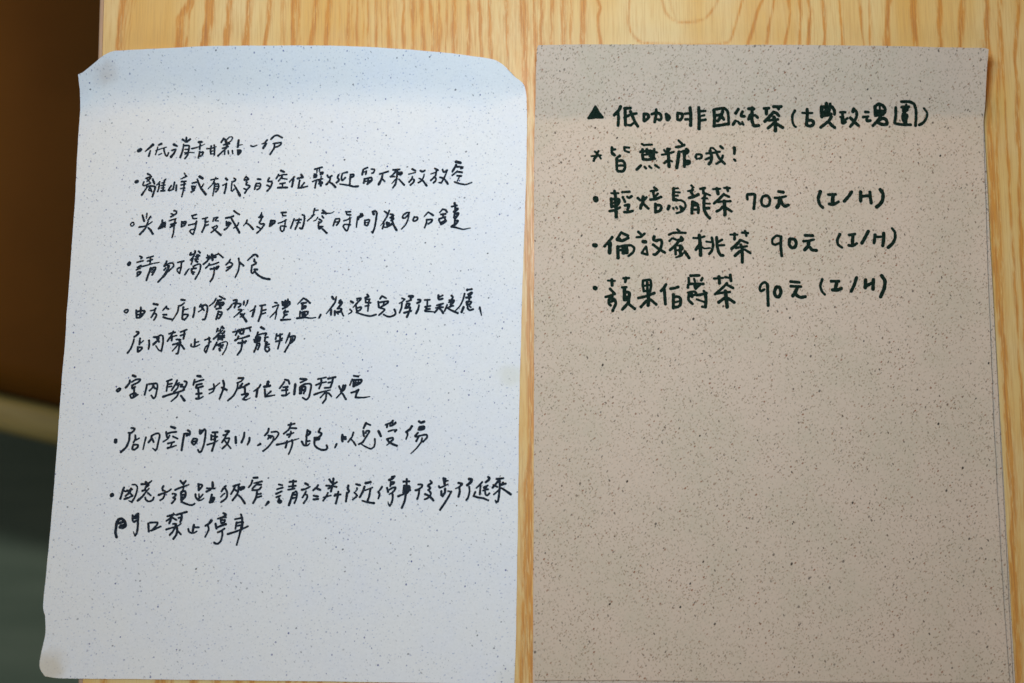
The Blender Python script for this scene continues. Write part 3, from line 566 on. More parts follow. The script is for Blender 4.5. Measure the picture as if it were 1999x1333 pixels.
疑|22 22 3407 3445 3406 3419 3413 3407 3445 3415;18 18 3412 3428 3445 3445;19 19 3395 3353 3451 3370;19 19 3387 3329 3452 3337;19 19 3428 3363 3410 3329 3376 3286;19 24 3408 3334 3434 3311 3452 3285;21 21 3526 3444 3538 3431 3527 3407;18 18 3506 3402 3550 3402 3539 3374;18 18 3502 3383 3539 3388;19 19 3527 3395 3517 3341;17 17 3516 3364 3544 3350;17 17 3507 3340 3544 3350;19 19 3488 3359 3480 3335 3466 3302;18 23 3484 3335 3522 3312 3585 3285
慮|20 13 3644 3463 3631 3409 3605 3352 3564 3306;22 22 3669 3504 3667 3496;21 21 3667 3501 3708 3507;18 18 3675 3459 3704 3478 3714 3474 3696 3452;23 23 3659 3428 3701 3433;23 23 3682 3452 3687 3414;20 20 3664 3390 3706 3391 3693 3367 3665 3362;20 20 3678 3395 3669 3362;22 22 3664 3385 3667 3362;24 24 3637 3340 3620 3295;20 20 3674 3348 3675 3329 3694 3313 3724 3323;19 19 3693 3348 3702 3341
、|22 12 3784 3340 3801 3268
L6
店|21 21 681 3068 703 3064 690 3042 663 3021;19 19 662 3000 656 2967 636 2911 610 2873;21 21 717 3008 713 2952;14 14 722 2963 748 2987;21 21 700 2930 702 2886;20 20 700 2926 740 2924 729 2903 707 2886
內|20 20 799 2990 803 2951 798 2913;19 19 839 3024 849 3019;19 19 839 3021 886 3022 878 2994 838 2951;24 24 865 2980 842 2958;22 22 868 3012 890 2980;18 20 881 3029 903 3041 922 3032 927 2976 915 2894;15 15 915 2894 891 2905 864 2942
禁|19 19 977 3054 1032 3069;19 19 1015 3078 999 3040 966 2986;20 20 1006 3033 1003 2991;16 16 1011 3031 1047 3039;18 18 1081 3072 1135 3094;21 21 1115 3086 1115 3040 1109 3011;19 19 1082 3039 1121 3054;19 19 1047 3003 1086 3002 1073 2992;19 19 1017 2956 1087 2978;18 14 1065 2964 1043 2931 1015 2898;20 20 1078 2974 1072 2913 1064 2875 1051 2873;19 22 1083 2964 1103 2941 1120 2918
止|21 21 1214 3008 1214 2943;16 16 1217 2976 1247 2986;19 13 1183 2963 1182 2945 1205 2938 1233 2945 1258 2960
攜|18 18 1304 3003 1350 3020;19 19 1340 3027 1346 2996 1339 2949 1319 2888;16 16 1319 2888 1304 2907 1312 2935 1330 2954;14 14 1336 2977 1361 2987;21 21 1416 3107 1409 3081;14 14 1428 3086 1442 3101;14 14 1442 3101 1450 3129;20 20 1457 3129 1462 3113;19 19 1471 3115 1472 3111;16 16 1445 3087 1436 3063;19 19 1443 3073 1464 3064 1480 3085;16 16 1452 3087 1461 3092;21 21 1429 3063 1410 3039 1383 3013;19 19 1426 3044 1423 3002;20 20 1442 3044 1443 3012;18 18 1442 3037 1479 3045;18 18 1440 3023 1480 3029;19 19 1460 3049 1462 3005;19 19 1414 2983 1385 2920;17 19 1413 2955 1445 2974;14 14 1456 2979 1495 2991 1510 2978 1498 2924 1470 2872;19 19 1445 2970 1439 2951 1471 2961;18 18 1432 2951 1469 2951;26 26 1440 2923 1445 2909;16 16 1446 2937 1465 2933
帶|19 19 1556 3079 1607 3089 1662 3109 1717 3126;19 19 1600 3096 1581 3051;17 17 1611 3103 1610 3080;20 20 1630 3108 1622 3066 1645 3066 1654 3090;19 19 1648 3108 1649 3080;17 17 1704 3114 1714 3091;20 23 1607 3040 1601 3019 1578 3002;15 22 1603 3016 1647 3026 1702 3046;22 22 1607 2979 1649 2982 1676 2996;19 19 1676 2996 1667 2980;20 20 1645 3003 1641 2954 1633 2912 1605 2872
寵|25 25 1810 3125 1836 3111;20 20 1782 3080 1774 3049 1763 3031;18 18 1794 3059 1831 3069 1861 3072 1850 3053;20 20 1767 3031 1804 3036 1801 3008;19 19 1750 3012 1796 3017;20 20 1786 3040 1778 2993 1760 2988;20 20 1755 2993 1801 3003;20 20 1779 2979 1771 2942 1754 2900;18 18 1783 2975 1802 2980 1798 2947 1786 2921;14 14 1773 2956 1796 2959;19 19 1846 3034 1874 3037;19 19 1851 3032 1847 2999 1866 2992;19 19 1869 2990 1853 2976 1886 2972;19 19 1888 2974 1854 2957 1853 2924 1870 2904 1892 2920 1889 2934;16 16 1859 2943 1887 2948
物|18 18 1952 3066 1944 3019;17 17 1952 3047 2003 3067;16 16 1989 3057 1952 3045;20 20 1949 2998 2000 3013;21 17 1984 3067 1984 3006 1968 2933;14 14 1990 3025 2006 3030;22 22 2070 3075 2059 3044;19 14 2055 3040 2046 3011 2036 2986;18 18 2064 3042 2119 3050 2111 3012 2080 2984;17 20 2083 3035 2075 2988 2053 2946 2032 2906;14 14 2101 3040 2093 2998
L7
•|18 18 551 2551 529 2534 539 2521 556 2532 565 2549 549 2550
室|27 27 669 2669 693 2661;20 23 644 2627 641 2599 610 2559;19 19 663 2611 697 2632 738 2635 721 2609 665 2580;21 21 667 2578 671 2553 695 2567;21 21 686 2562 689 2507;19 19 653 2490 668 2465 722 2496;19 19 658 2497 698 2511 708 2502 682 2472;16 16 680 2502 684 2479
內|21 19 801 2590 794 2545 784 2497;19 19 819 2594 888 2600 896 2575 891 2533 882 2482 867 2465 845 2491;20 17 856 2593 853 2565 826 2534;22 22 857 2574 876 2556;19 19 842 2597 861 2588
與|19 19 977 2622 1022 2639;19 19 989 2620 979 2534;19 19 994 2595 1026 2602;17 17 996 2572 1023 2577;19 19 1071 2633 1059 2601 1025 2540;18 18 1062 2591 1083 2589 1075 2559 1044 2526;16 16 1064 2598 1091 2610;16 16 1096 2594 1122 2595 1106 2583;17 17 1102 2573 1132 2574;20 20 1136 2625 1158 2616 1152 2588 1131 2551;23 18 951 2481 1008 2502 1090 2527 1140 2546;19 15 1088 2517 1074 2485 1027 2442;20 27 1112 2492 1144 2451
室|26 26 1252 2674 1278 2671;20 20 1228 2640 1219 2593;19 19 1229 2615 1275 2632 1309 2641;21 21 1249 2592 1294 2604;21 21 1249 2592 1245 2566 1305 2581;21 21 1264 2567 1273 2474;21 21 1248 2511 1296 2518;23 14 1250 2469 1277 2469 1311 2488
外|19 19 1401 2603 1407 2578;13 13 1409 2573 1456 2614;19 19 1364 2552 1384 2557 1412 2569;19 14 1411 2573 1399 2536 1365 2515;23 19 1485 2635 1496 2598 1486 2547 1460 2470;23 23 1476 2572 1521 2552
座|23 23 1625 2660 1666 2661;17 17 1667 2656 1649 2633 1613 2616;19 19 1620 2618 1615 2567 1585 2502 1536 2456;20 20 1659 2610 1642 2586 1629 2567;19 19 1642 2591 1670 2575;23 23 1692 2596 1719 2611;19 16 1642 2572 1683 2587 1692 2592;21 21 1683 2591 1688 2522;22 22 1659 2510 1714 2520 1696 2494;19 19 1696 2499 1672 2471;22 9 1672 2471 1698 2464 1736 2483
位|21 14 1824 2603 1809 2575 1766 2544;24 24 1799 2570 1791 2496;29 29 1892 2629 1886 2604;26 26 1859 2585 1909 2595;21 21 1865 2559 1871 2502;22 14 1872 2497 1904 2502 1956 2512;20 14 1920 2546 1885 2511
全|19 19 2037 2632 2024 2611 1998 2575;21 21 2043 2653 2074 2644 2084 2616;19 19 2030 2583 2071 2590;22 22 2069 2588 2056 2574;19 19 2019 2555 2070 2560;19 19 2058 2579 2058 2514;22 15 2021 2509 2056 2511 2087 2533
面|25 25 2137 2610 2131 2522;24 24 2182 2662 2235 2658;17 17 2235 2656 2212 2641 2183 2629;19 19 2179 2553 2182 2590 2227 2616 2278 2614 2275 2554 2263 2498 2241 2475 2208 2493;23 23 2187 2585 2182 2530;21 21 2187 2585 2228 2591 2227 2553;20 20 2188 2557 2229 2563;19 19 2200 2585 2193 2530;20 20 2228 2577 2216 2530
禁|17 17 2339 2662 2412 2679;19 19 2369 2662 2367 2630 2324 2608;19 19 2374 2653 2366 2611 2353 2579;17 17 2370 2628 2413 2637;21 21 2431 2668 2497 2683;21 21 2474 2673 2469 2636 2454 2589;18 18 2434 2631 2466 2638;20 20 2406 2584 2440 2586;22 12 2311 2522 2363 2542 2455 2566;19 19 2409 2556 2419 2529 2414 2482 2390 2447;16 16 2405 2538 2367 2495;19 19 2419 2543 2442 2534 2466 2509
煙|20 20 2532 2600 2547 2572 2570 2564;24 24 2589 2610 2577 2573 2561 2559;19 19 2569 2610 2557 2549;19 14 2570 2577 2552 2540 2512 2495;18 22 2547 2554 2571 2526 2596 2485;20 20 2663 2697 2702 2692;16 16 2648 2667 2629 2611;20 20 2662 2660 2659 2602;21 21 2664 2658 2733 2661 2720 2631 2661 2602;16 16 2683 2653 2675 2612;16 16 2706 2654 2693 2612;16 16 2660 2632 2725 2638;19 19 2644 2544 2676 2554 2708 2573;21 21 2708 2570 2691 2538 2683 2505;22 10 2683 2501 2756 2502 2811 2512
L8
•|36 36 545 2085 545 2069
店|21 21 680 2195 708 2191 700 2168 675 2149 657 2151;22 23 667 2135 665 2082 641 2022 597 1978;20 20 718 2131 722 2101 707 2069;16 16 720 2085 754 2104;20 20 706 2046 697 2007 715 2002;20 20 706 2046 747 2044 744 2024 720 2002
內|19 15 815 2114 804 2061 795 2006;21 21 865 2126 862 2099 840 2069;20 20 871 2104 886 2072;19 19 870 2131 901 2148 928 2150 938 2132 926 2063 917 2012 904 1998;19 11 908 1999 880 2016
空|25 25 1036 2212 1071 2201;20 20 994 2165 1003 2119;20 20 1002 2149 1038 2161 1084 2167;18 14 1026 2134 1013 2106 971 2075;19 19 1058 2125 1098 2107;19 19 1015 2062 1070 2077;17 17 1052 2070 1040 2033;22 14 1015 2021 1049 2031 1090 2045
間|22 22 1156 2149 1148 2080 1140 2004;19 19 1163 2152 1190 2154 1209 2148;21 21 1189 2182 1208 2169 1204 2148 1178 2134;19 19 1239 2105 1226 2077 1246 2054;19 19 1243 2109 1275 2105 1272 2082 1250 2054;19 19 1235 2082 1272 2087;19 19 1295 2188 1296 2156 1310 2159;21 21 1313 2184 1301 2154;20 20 1318 2170 1336 2194 1348 2180 1346 2125 1337 2056 1317 1996 1299 1989 1287 2009
較|16 16 1369 2056 1397 2068;21 21 1411 2167 1454 2170;21 21 1400 2142 1402 2103;21 21 1434 2163 1435 2085 1425 2048 1413 2002;19 19 1405 2135 1454 2129;21 21 1445 2126 1423 2103;19 12 1369 2056 1415 2071 1460 2094;21 21 1527 2180 1560 2181 1544 2165;18 18 1508 2143 1545 2153;19 19 1535 2151 1523 2118 1499 2079;18 18 1528 2114 1564 2119;18 20 1565 2114 1548 2068 1504 2024;19 16 1524 2095 1544 2068 1580 2027
小|25 25 1619 2129 1624 2076;21 23 1696 2169 1693 2130 1674 2082;24 18 1744 2122 1744 2099 1728 2062
。|26 19 1842 2070 1822 2058
勿|22 20 1913 2207 1907 2179 1880 2147;18 18 1939 2178 1985 2183 2004 2167 1987 2130 1965 2107;19 19 1927 2143 1909 2117;19 19 1913 2147 1950 2143;18 18 1945 2143 1932 2125;18 18 1959 2134 1956 2102 1912 2042 1870 2007
奔|19 19 2088 2244 2143 2257;17 17 2111 2263 2118 2247;19 19 2111 2247 2094 2205 2050 2165;19 19 2108 2217 2161 2216;23 14 2082 2157 2110 2164 2139 2176;19 19 2113 2187 2110 2155 2097 2136;22 12 1991 2066 2058 2081 2126 2105 2185 2124;21 21 2082 2099 2080 2081 2070 2042;21 16 2125 2109 2131 2082 2119 2031 2100 1983
跑|22 22 2262 2199 2259 2176 2253 2143;21 21 2269 2192 2288 2185 2279 2167 2262 2153;20 20 2255 2134 2253 2079;18 18 2259 2100 2284 2105;21 21 2213 2097 2232 2067 2251 2063;20 13 2251 2063 2269 2066 2285 2082;21 21 2374 2217 2362 2186 2390 2173 2377 2150 2350 2131;22 22 2327 2131 2368 2136 2368 2122 2341 2115;21 21 2327 2131 2329 2071 2353 2044 2394 2026 2431 2029 2444 2045 2437 2068
，|22 17 2526 2081 2513 2049
以|23 23 2576 2162 2572 2135 2578 2107;20 20 2579 2149 2606 2144;23 23 2579 2130 2607 2126;19 17 2674 2187 2661 2145 2628 2101;17 19 2648 2131 2676 2104 2698 2072
免|22 22 2784 2274 2773 2248 2764 2227;19 19 2786 2271 2805 2263 2823 2256;21 21 2761 2200 2769 2156;19 19 2784 2184 2788 2200 2816 2201 2807 2180 2785 2143 2759 2101 2725 2082;14 19 2741 2087 2788 2060 2834 2043 2861 2061 2869 2089 2867 2130
受|19 19 2961 2260 3015 2284 3020 2294;19 19 2975 2258 2973 2238;19 19 2997 2273 3003 2250;19 19 3024 2298 3020 2275;23 23 3003 2252 3034 2264 3048 2280;25 25 2898 2202 2913 2172 2920 2159;17 17 2986 2201 3022 2213 3059 2216;19 19 3059 2216 3045 2200;20 20 2974 2132 3028 2144 3029 2128 3011 2110;21 24 2976 2132 2997 2105 3035 2085 3065 2074;16 11 3015 2119 2998 2096 2975 2077
傷|24 24 3196 2251 3178 2223 3146 2199;22 15 3153 2199 3159 2172 3146 2135;24 24 3259 2295 3277 2284 3305 2294;20 20 3265 2247 3256 2222;20 20 3265 2247 3306 2250 3306 2229 3265 2219;18 18 3269 2234 3302 2236;20 20 3252 2194 3234 2173 3225 2161 3253 2157;19 19 3246 2159 3308 2176 3333 2175 3333 2152 3300 2114;20 20 3258 2155 3238 2118;19 11 3290 2146 3282 2109 3242 2054 3193 2005
L9
•|39 39 539 1595 535 1592
因|21 21 641 1661 633 1643 624 1601 614 1563;19 19 638 1638 656 1629 715 1648;21 21 705 1655 698 1625 659 1588;19 19 670 1639 699 1612 720 1594;22 19 651 1561 691 1575 722 1592;16 20 713 1689 740 1690 760 1672 757 1626 737 1567 718 1537;19 10 719 1535 707 1539 690 1548
老|22 16 797 1695 836 1698 859 1705 885 1726;25 25 833 1714 850 1696 837 1669;24 24 832 1696 859 1692 840 1673;21 21 807 1636 834 1646;19 19 837 1673 829 1650;16 24 865 1658 840 1628 810 1586 770 1549;19 19 858 1617 884 1597;19 19 835 1578 841 1559 862 1544 889 1547 905 1560 911 1579
子|22 22 992 1680 984 1662 990 1644;16 16 990 1644 1008 1639;23 16 955 1602 991 1616 1036 1635 1062 1654;19 19 1007 1626 1006 1598 993 1571 969 1555
道|22 22 1143 1730 1160 1710 1174 1715;22 22 1189 1729 1170 1701;22 16 1099 1649 1135 1666 1180 1683 1218 1697;18 18 1176 1678 1166 1646;22 22 1153 1628 1158 1558;22 22 1155 1633 1187 1640 1194 1624 1189 1588 1163 1560;21 21 1161 1605 1188 1610;17 17 1162 1583 1184 1588;19 19 1078 1615 1110 1609 1093 1586 1084 1579;20 20 1084 1579 1103 1573 1095 1554 1075 1531;21 19 1159 1544 1192 1531 1233 1518 1261 1518 1278 1530
路|23 23 1305 1703 1310 1651;19 19 1312 1701 1340 1695 1331 1674 1314 1653;21 21 1282 1612 1287 1585 1314 1560;16 16 1313 1615 1318 1565;17 17 1348 1613 1326 1585;19 12 1314 1560 1336 1563 1358 1579;25 25 1430 1721 1434 1673;18 18 1382 1668 1451 1667;19 23 1428 1673 1410 1655 1379 1638;22 22 1428 1612 1417 1550;26 26 1441 1583 1450 1583 1437 1551 1415 1546;20 20 1427 1578 1432 1560
狹|21 21 1550 1691 1537 1680 1513 1643;20 20 1537 1684 1562 1639 1565 1603 1551 1575 1513 1547;16 16 1544 1625 1526 1613 1509 1593;20 20 1617 1690 1671 1709;21 21 1664 1704 1662 1645 1650 1613 1615 1565;19 19 1633 1690 1620 1658 1599 1621;20 20 1625 1663 1648 1649;22 22 1674 1677 1715 1682 1684 1659;19 23 1663 1613 1692 1587 1726 1539
窄|22 22 1794 1768 1829 1770;20 17 1784 1743 1776 1711 1754 1682;20 16 1871 1737 1833 1727 1801 1720;19 19 1829 1711 1806 1693 1787 1670;21 21 1833 1709 1865 1707;19 19 1787 1658 1821 1659 1849 1666 1866 1685;21 21 1831 1659 1828 1620 1818 1579 1799 1543;19 19 1832 1621 1866 1628;19 19 1829 1593 1869 1605
，|28 19 1935 1554 1913 1526
請|19 19 2023 1712 2053 1706;19 19 2009 1669 2058 1685;20 20 2001 1628 2050 1651;21 21 2005 1632 2023 1637;19 19 2004 1598 2040 1612;22 22 2030 1587 2022 1560 2036 1549 2049 1560 2035 1574;20 20 2118 1736 2175 1742;21 21 2150 1748 2148 1680;19 19 2113 1695 2174 1703;19 19 2107 1666 2164 1678;22 24 2151 1639 2139 1594 2119 1530;19 19 2152 1635 2178 1653 2188 1631 2181 1585 2166 1549;19 19 2147 1621 2184 1626;19 19 2146 1591 2180 1599
於|23 23 2258 1725 2284 1712;22 16 2230 1668 2260 1675 2300 1696;19 19 2267 1655 2252 1623 2237 1600;19 19 2257 1632 2280 1619 2276 1591 2250 1550;20 20 2373 1711 2360 1693 2331 1665;22 22 2360 1683 2395 1669;22 22 2337 1617 2374 1611;21 21 2336 1584 2377 1588
鄰|21 21 2472 1763 2491 1736;22 22 2508 1772 2505 1727 2489 1658;18 18 2541 1741 2510 1722;19 19 2444 1708 2496 1706 2538 1698;19 19 2506 1704 2465 1683;19 19 2462 1644 2449 1612 2423 1575;16 16 2422 1603 2490 1622;21 21 2555 1655 2550 1609 2536 1552;19 19 2522 1620 2576 1632;18 18 2526 1632 2544 1636;26 19 2642 1711 2639 1683 2651 1661 2640 1645;26 19 2633 1647 2630 1610 2626 1570
近|21 21 2713 1725 2747 1717;19 13 2721 1691 2721 1678 2710 1662;19 19 2699 1650 2723 1626 2714 1612 2687 1589;25 25 2797 1736 2838 1746;21 23 2787 1704 2772 1658 2748 1612;15 15 2788 1670 2858 1698;21 21 2840 1682 2832 1623 2818 1579;16 23 2772 1579 2811 1568 2875 1560
停|21 16 2944 1706 2927 1679 2909 1656;24 17 2913 1660 2923 1638 2913 1601;24 24 3047 1797 3034 1781 3004 1767;23 23 3029 1794 3051 1799;19 19 3021 1751 3017 1712;18 18 3021 1749 3053 1749 3044 1735 3021 1726;21 21 2988 1696 2998 1662;19 19 3004 1678 3040 1699 3065 1702 3055 1676 3041 1662;17 17 3010 1641 3041 1658;20 20 3040 1640 3041 1603 3030 1558 3017 1539;19 9 3017 1539 3005 1553 3000 1573
車|20 20 3133 1755 3185 1758;21 21 3162 1778 3161 1724;22 22 3140 1719 3135 1659;21 21 3143 1714 3186 1715 3191 1692 3169 1655;21 21 3141 1691 3191 1699;21 21 3139 1671 3187 1683;22 22 3142 1655 3169 1660;22 14 3090 1625 3129 1641 3198 1679;22 22 3161 1724 3156 1642 3148 1582 3125 1523
後|19 19 3266 1732 3300 1730 3296 1707 3251 1679;20 20 3242 1680 3260 1682;20 20 3276 1680 3272 1643 3260 1602;21 21 3372 1766 3386 1748 3368 1736;21 21 3368 1736 3351 1720 3374 1704 3356 1683;19 19 3361 1681 3379 1659 3375 1636 3353 1613 3328 1601;21 24 3329 1647 3366 1631 3404 1593
步|25 25 3491 1788 3501 1738;27 27 3504 1784 3509 1766;15 15 3509 1766 3530 1770;20 13 3451 1719 3456 1706 3488 1717 3531 1739;23 23 3473 1674 3473 1642;23 23 3506 1697 3505 1665 3485 1633;16 16 3532 1677 3564 1673;20 21 3562 1673 3540 1630 3505 1570 3465 1510
行|23 23 3624 1751 3656 1743 3643 1727;17 14 3656 1736 3638 1718 3600 1701;23 23 3632 1713 3637 1677 3627 1629;27 27 3719 1787 3742 1783 3734 1760 3702 1732;18 20 3721 1717 3724 1678 3713 1623 3698 1600
進|21 16 3836 1762 3816 1739 3785 1709;20 20 3821 1727 3819 1693 3816 1652;24 24 3888 1808 3900 1797 3891 1781 3868 1762;18 18 3887 1733 3849 1712 3872 1703;17 17 3845 1687 3890 1699;19 19 3876 1726 3863 1685 3868 1653 3882 1644 3902 1663;19 19 3776 1672 3761 1638;21 19 3761 1637 3800 1625 3846 1619 3892 1601
來|21 21 3962 1791 4023 1799;21 21 3989 1787 3967 1759 3929 1713;19 19 3935 1738 3972 1721;22 22 3991 1792 3993 1723 3987 1646 3979 1596 3965 1584;17 17 3965 1584 3956 1600;22 22 3999 1739 4045 1751;22 22 4022 1760 4013 1742;16 16 3986 1696 3968 1677 3941 1654;19 25 4009 1712 4041 1692 4092 1657
L10
門|27 27 593 1356 589 1306 587 1261 598 1225;28 28 593 1356 610 1379 637 1386 666 1357 672 1326 650 1307 623 1311;25 25 598 1343 630 1352 657 1362;22 22 627 1325 663 1335;21 21 731 1417 734 1372 748 1361 766 1372;25 25 736 1408 755 1404 763 1422 776 1431;22 22 781 1434 781 1377 782 1318 776 1264 763 1241;16 9 763 1241 753 1255 746 1273;19 19 737 1390 774 1395
口|22 22 874 1349 882 1279;20 20 890 1356 956 1357 950 1335 907 1286;21 18 902 1286 942 1303 985 1324
禁|21 21 1042 1415 1100 1432;19 19 1095 1439 1070 1400 1035 1374;22 22 1074 1413 1073 1386 1061 1354;19 19 1083 1405 1123 1383;22 20 1119 1428 1164 1442 1213 1456;23 23 1166 1438 1170 1401 1158 1367;22 22 1141 1401 1165 1406;19 19 1095 1348 1125 1346 1114 1328;21 14 1036 1298 1088 1314 1133 1328 1166 1352;22 22 1126 1333 1134 1297 1127 1252 1104 1217;19 21 1111 1310 1094 1278 1070 1251;19 19 1129 1297 1168 1257
止|24 24 1280 1342 1273 1288;19 19 1283 1320 1324 1322;21 15 1232 1305 1239 1283 1263 1270 1286 1272 1308 1286
停|29 20 1433 1381 1414 1356 1383 1335;20 17 1406 1337 1414 1306 1400 1269 1385 1238;22 22 1538 1450 1561 1439 1552 1426 1530 1412;19 19 1490 1400 1539 1414 1562 1414;19 19 1517 1393 1521 1362;19 19 1527 1389 1554 1389 1550 1371 1523 1362;23 23 1473 1354 1482 1314;20 24 1484 1320 1515 1335 1565 1353;19 19 1495 1280 1517 1289 1553 1313;20 20 1535 1290 1537 1254 1525 1204 1504 1181;21 21 1504 1180 1481 1181 1467 1189
車|19 19 1645 1398 1699 1410;21 21 1695 1441 1708 1405 1706 1356 1699 1306;19 19 1659 1373 1651 1314;19 19 1660 1364 1709 1378;19 19 1656 1337 1697 1346;23 23 1714 1374 1709 1329;22 17 1584 1266 1654 1289 1717 1315 1761 1338;21 17 1699 1306 1687 1251 1668 1172
R1
▲|24 28 539 5181 515 5136 478 5079;26 28 539 5181 572 5127 606 5087;28 28 478 5079 544 5087 606 5087;42 42 538 5150 539 5109;42 42 510 5104 572 5105
低|30 30 770 5180 753 5146 714 5108;28 28 751 5119 754 5073 749 5010;26 26 807 5167 864 5170;29 29 814 5165 815 5106 818 5015;26 26 808 5085 860 5111 917 5123;28 28 864 5138 889 5083 908 5040 931 5004;24 24 841 5015 865 5013 893 5035
咖|28 28 988 5116 988 5060;28 28 990 5118 1021 5116 1033 5098 1021 5075 993 5055;26 26 1059 5117 1106 5130 1139 5117 1149 5085 1135 5063 1120 5070;28 28 1100 5157 1101 5117 1087 5046;30 30 1193 5117 1201 5071;31 31 1193 5117 1224 5090 1210 5068
啡|27 27 1297 5124 1298 5071;27 27 1299 5127 1340 5120 1342 5095 1324 5067 1300 5069;23 23 1366 5122 1413 5129;25 25 1371 5072 1413 5072;31 31 1412 5172 1420 5109 1418 5016;31 31 1492 5177 1498 5087 1495 4985;23 23 1512 5146 1554 5148;20 20 1512 5103 1545 5110;26 26 1517 5063 1555 5070
因|31 31 1632 5153 1640 5087 1635 5010;26 26 1632 5160 1681 5169 1728 5171 1757 5147 1768 5097 1770 5030;29 29 1640 5013 1687 5018 1739 5028 1767 5030;27 27 1649 5110 1687 5113 1710 5128;31 31 1712 5142 1697 5097 1669 5059;29 29 1701 5106 1725 5074
純|29 29 1856 5163 1835 5131;26 26 1896 5143 1883 5107 1914 5102;29 29 1832 5060 1810 5026;19 19 1832 5060 1858 5055;26 26 1862 5045 1876 5031;22 22 1895 5051 1904 5026;26 26 1950 5170 2002 5168;31 31 1985 5175 1984 5121 1985 5066 2003 5017 2046 5017;26 26 1966 5112 1952 5075;23 23 1952 5080 1976 5084;25 25 1966 5103 2013 5112 2037 5092
茶|25 25 2094 5173 2139 5176;31 31 2115 5171 2117 5126;26 26 2181 5189 2252 5190;28 28 2219 5190 2229 5170;30 30 2182 5140 2141 5095 2103 5057;27 27 2187 5140 2211 5131 2233 5109;25 25 2137 5066 2179 5071 2224 5076;33 33 2188 5095 2200 5043 2199 4970;27 27 2183 5038 2131 4993;30 30 2216 5033 2268 4999
（|26 21 2378 5153 2358 5114 2359 5058 2372 5019 2388 5007
古|20 20 2447 5137 2495 5133 2540 5136;30 30 2491 5167 2495 5124 2491 5069 2490 5025 2518 5015 2549 5030 2552 5054 2534 5069 2501 5071
典|36 36 2625 5188 2630 5107;31 31 2628 5188 2677 5193 2720 5189;28 28 2725 5189 2745 5153 2746 5126;29 29 2667 5220 2665 5125;29 29 2702 5216 2693 5139;32 32 2642 5116 2713 5126;19 19 2655 5152 2702 5162;28 28 2651 5130 2678 5175;29 29 2716 5103 2694 5065 2617 5004;30 30 2694 5055 2717 5026 2745 5004
玫|23 23 2797 5144 2845 5145;26 26 2816 5140 2827 5085;20 20 2798 5104 2817 5097;23 23 2817 5056 2865 5090;30 30 2817 5085 2821 5046 2845 5056;31 31 2922 5172 2915 5152;27 27 2924 5172 2949 5146 2950 5109 2926 5057 2891 5013;29 29 2893 5095 2940 5047 2967 5023
瑰|24 24 3029 5149 3060 5147;24 24 3011 5103 3056 5108;28 28 3045 5101 3049 5067 3077 5072;31 31 3117 5196 3125 5120;28 28 3122 5201 3149 5219 3188 5206 3213 5175 3205 5143 3129 5134;19 19 3160 5201 3166 5152;26 26 3123 5160 3199 5157;29 29 3125 5120 3196 5129;28 28 3186 5134 3148 5073 3100 5023;31 31 3148 5073 3196 5092 3224 5078 3228 5039 3190 5034 3152 5048
園|28 28 3309 5189 3312 5121 3301 5054;26 26 3306 5044 3364 5035 3447 5033;26 26 3359 5241 3432 5241 3476 5221 3497 5168 3499 5099 3492 5026;26 26 3363 5194 3430 5196;23 23 3405 5212 3406 5190;28 28 3378 5183 3416 5183 3412 5165 3381 5162;28 28 3393 5162 3390 5126;31 31 3380 5131 3380 5079 3398 5059;31 31 3385 5126 3413 5122 3404 5084;32 32 3399 5098 3403 5050
）|19 28 3570 5184 3600 5146 3600 5114 3578 5070 3554 5046 3527 5033
R2
※|24 24 567 4766 548 4722 524 4676;22 22 536 4761 567 4732 590 4696;21 21 503 4719 552 4722 590 4727;28 28 529 4693 557 4727
皆|26 26 692 4801 692 4747 713 4730;23 23 699 4781 722 4784;20 20 699 4752 722 4728;21 21 803 4806 812 4772 849 4758;22 22 807 4804 850 4801;26 26 764 4723 736 4699 736 4631 736 4593;26 26 741 4675 788 4678 807 4656 811 4612 792 4578 745 4578;23 23 745 4631 797 4632
無|21 21 968 4836 987 4826 1020 4829 1060 4831;24 24 953 4761 1000 4768 1057 4769 1104 4757;28 28 974 4783 972 4758 976 4696;28 28 1014 4783 1014 4744;28 28 1043 4773 1057 4749 1066 4706;23 23 1081 4788 1075 4696;27 27 976 4691 1023 4689 1085 4699;20 20 991 4734 1047 4740;23 23 1033 4749 1042 4720;27 27 957 4633 919 4594;22 22 990 4623 1004 4606;22 22 1035 4626 1053 4609;23 23 1089 4636 1122 4614
糖|23 23 1172 4779 1189 4760;23 23 1224 4791 1208 4765;22 22 1151 4735 1203 4745 1259 4763;30 30 1205 4789 1212 4721 1216 4624;24 24 1216 4692 1174 4658;20 20 1226 4682 1244 4673;23 23 1305 4872 1336 4841;26 26 1281 4809 1321 4814 1357 4829;32 32 1309 4763 1296 4673 1286 4615;23 23 1330 4765 1387 4780;26 26 1377 4790 1396 4771 1377 4751;28 28 1354 4765 1358 4698 1357 4625;23 23 1372 4751 1358 4722;28 28 1372 4678 1404 4674 1400 4654 1367 4649
哦|23 23 1471 4742 1461 4718 1471 4698;23 23 1485 4742 1513 4737 1513 4708 1494 4701;23 23 1561 4750 1613 4755 1683 4767;19 19 1599 4801 1594 4772;19 19 1601 4803 1623 4801 1651 4772;29 29 1594 4772 1608 4723 1602 4675 1583 4651;24 24 1553 4694 1603 4714;25 25 1655 4753 1673 4714 1701 4680 1727 4654;23 23 1711 4729 1692 4680 1651 4653;25 25 1691 4818 1712 4799
！|29 29 1818 4805 1820 4773;24 24 1818 4773 1818 4749;23 23 1814 4695 1826 4683
R3
•|51 51 540 4319 545 4307
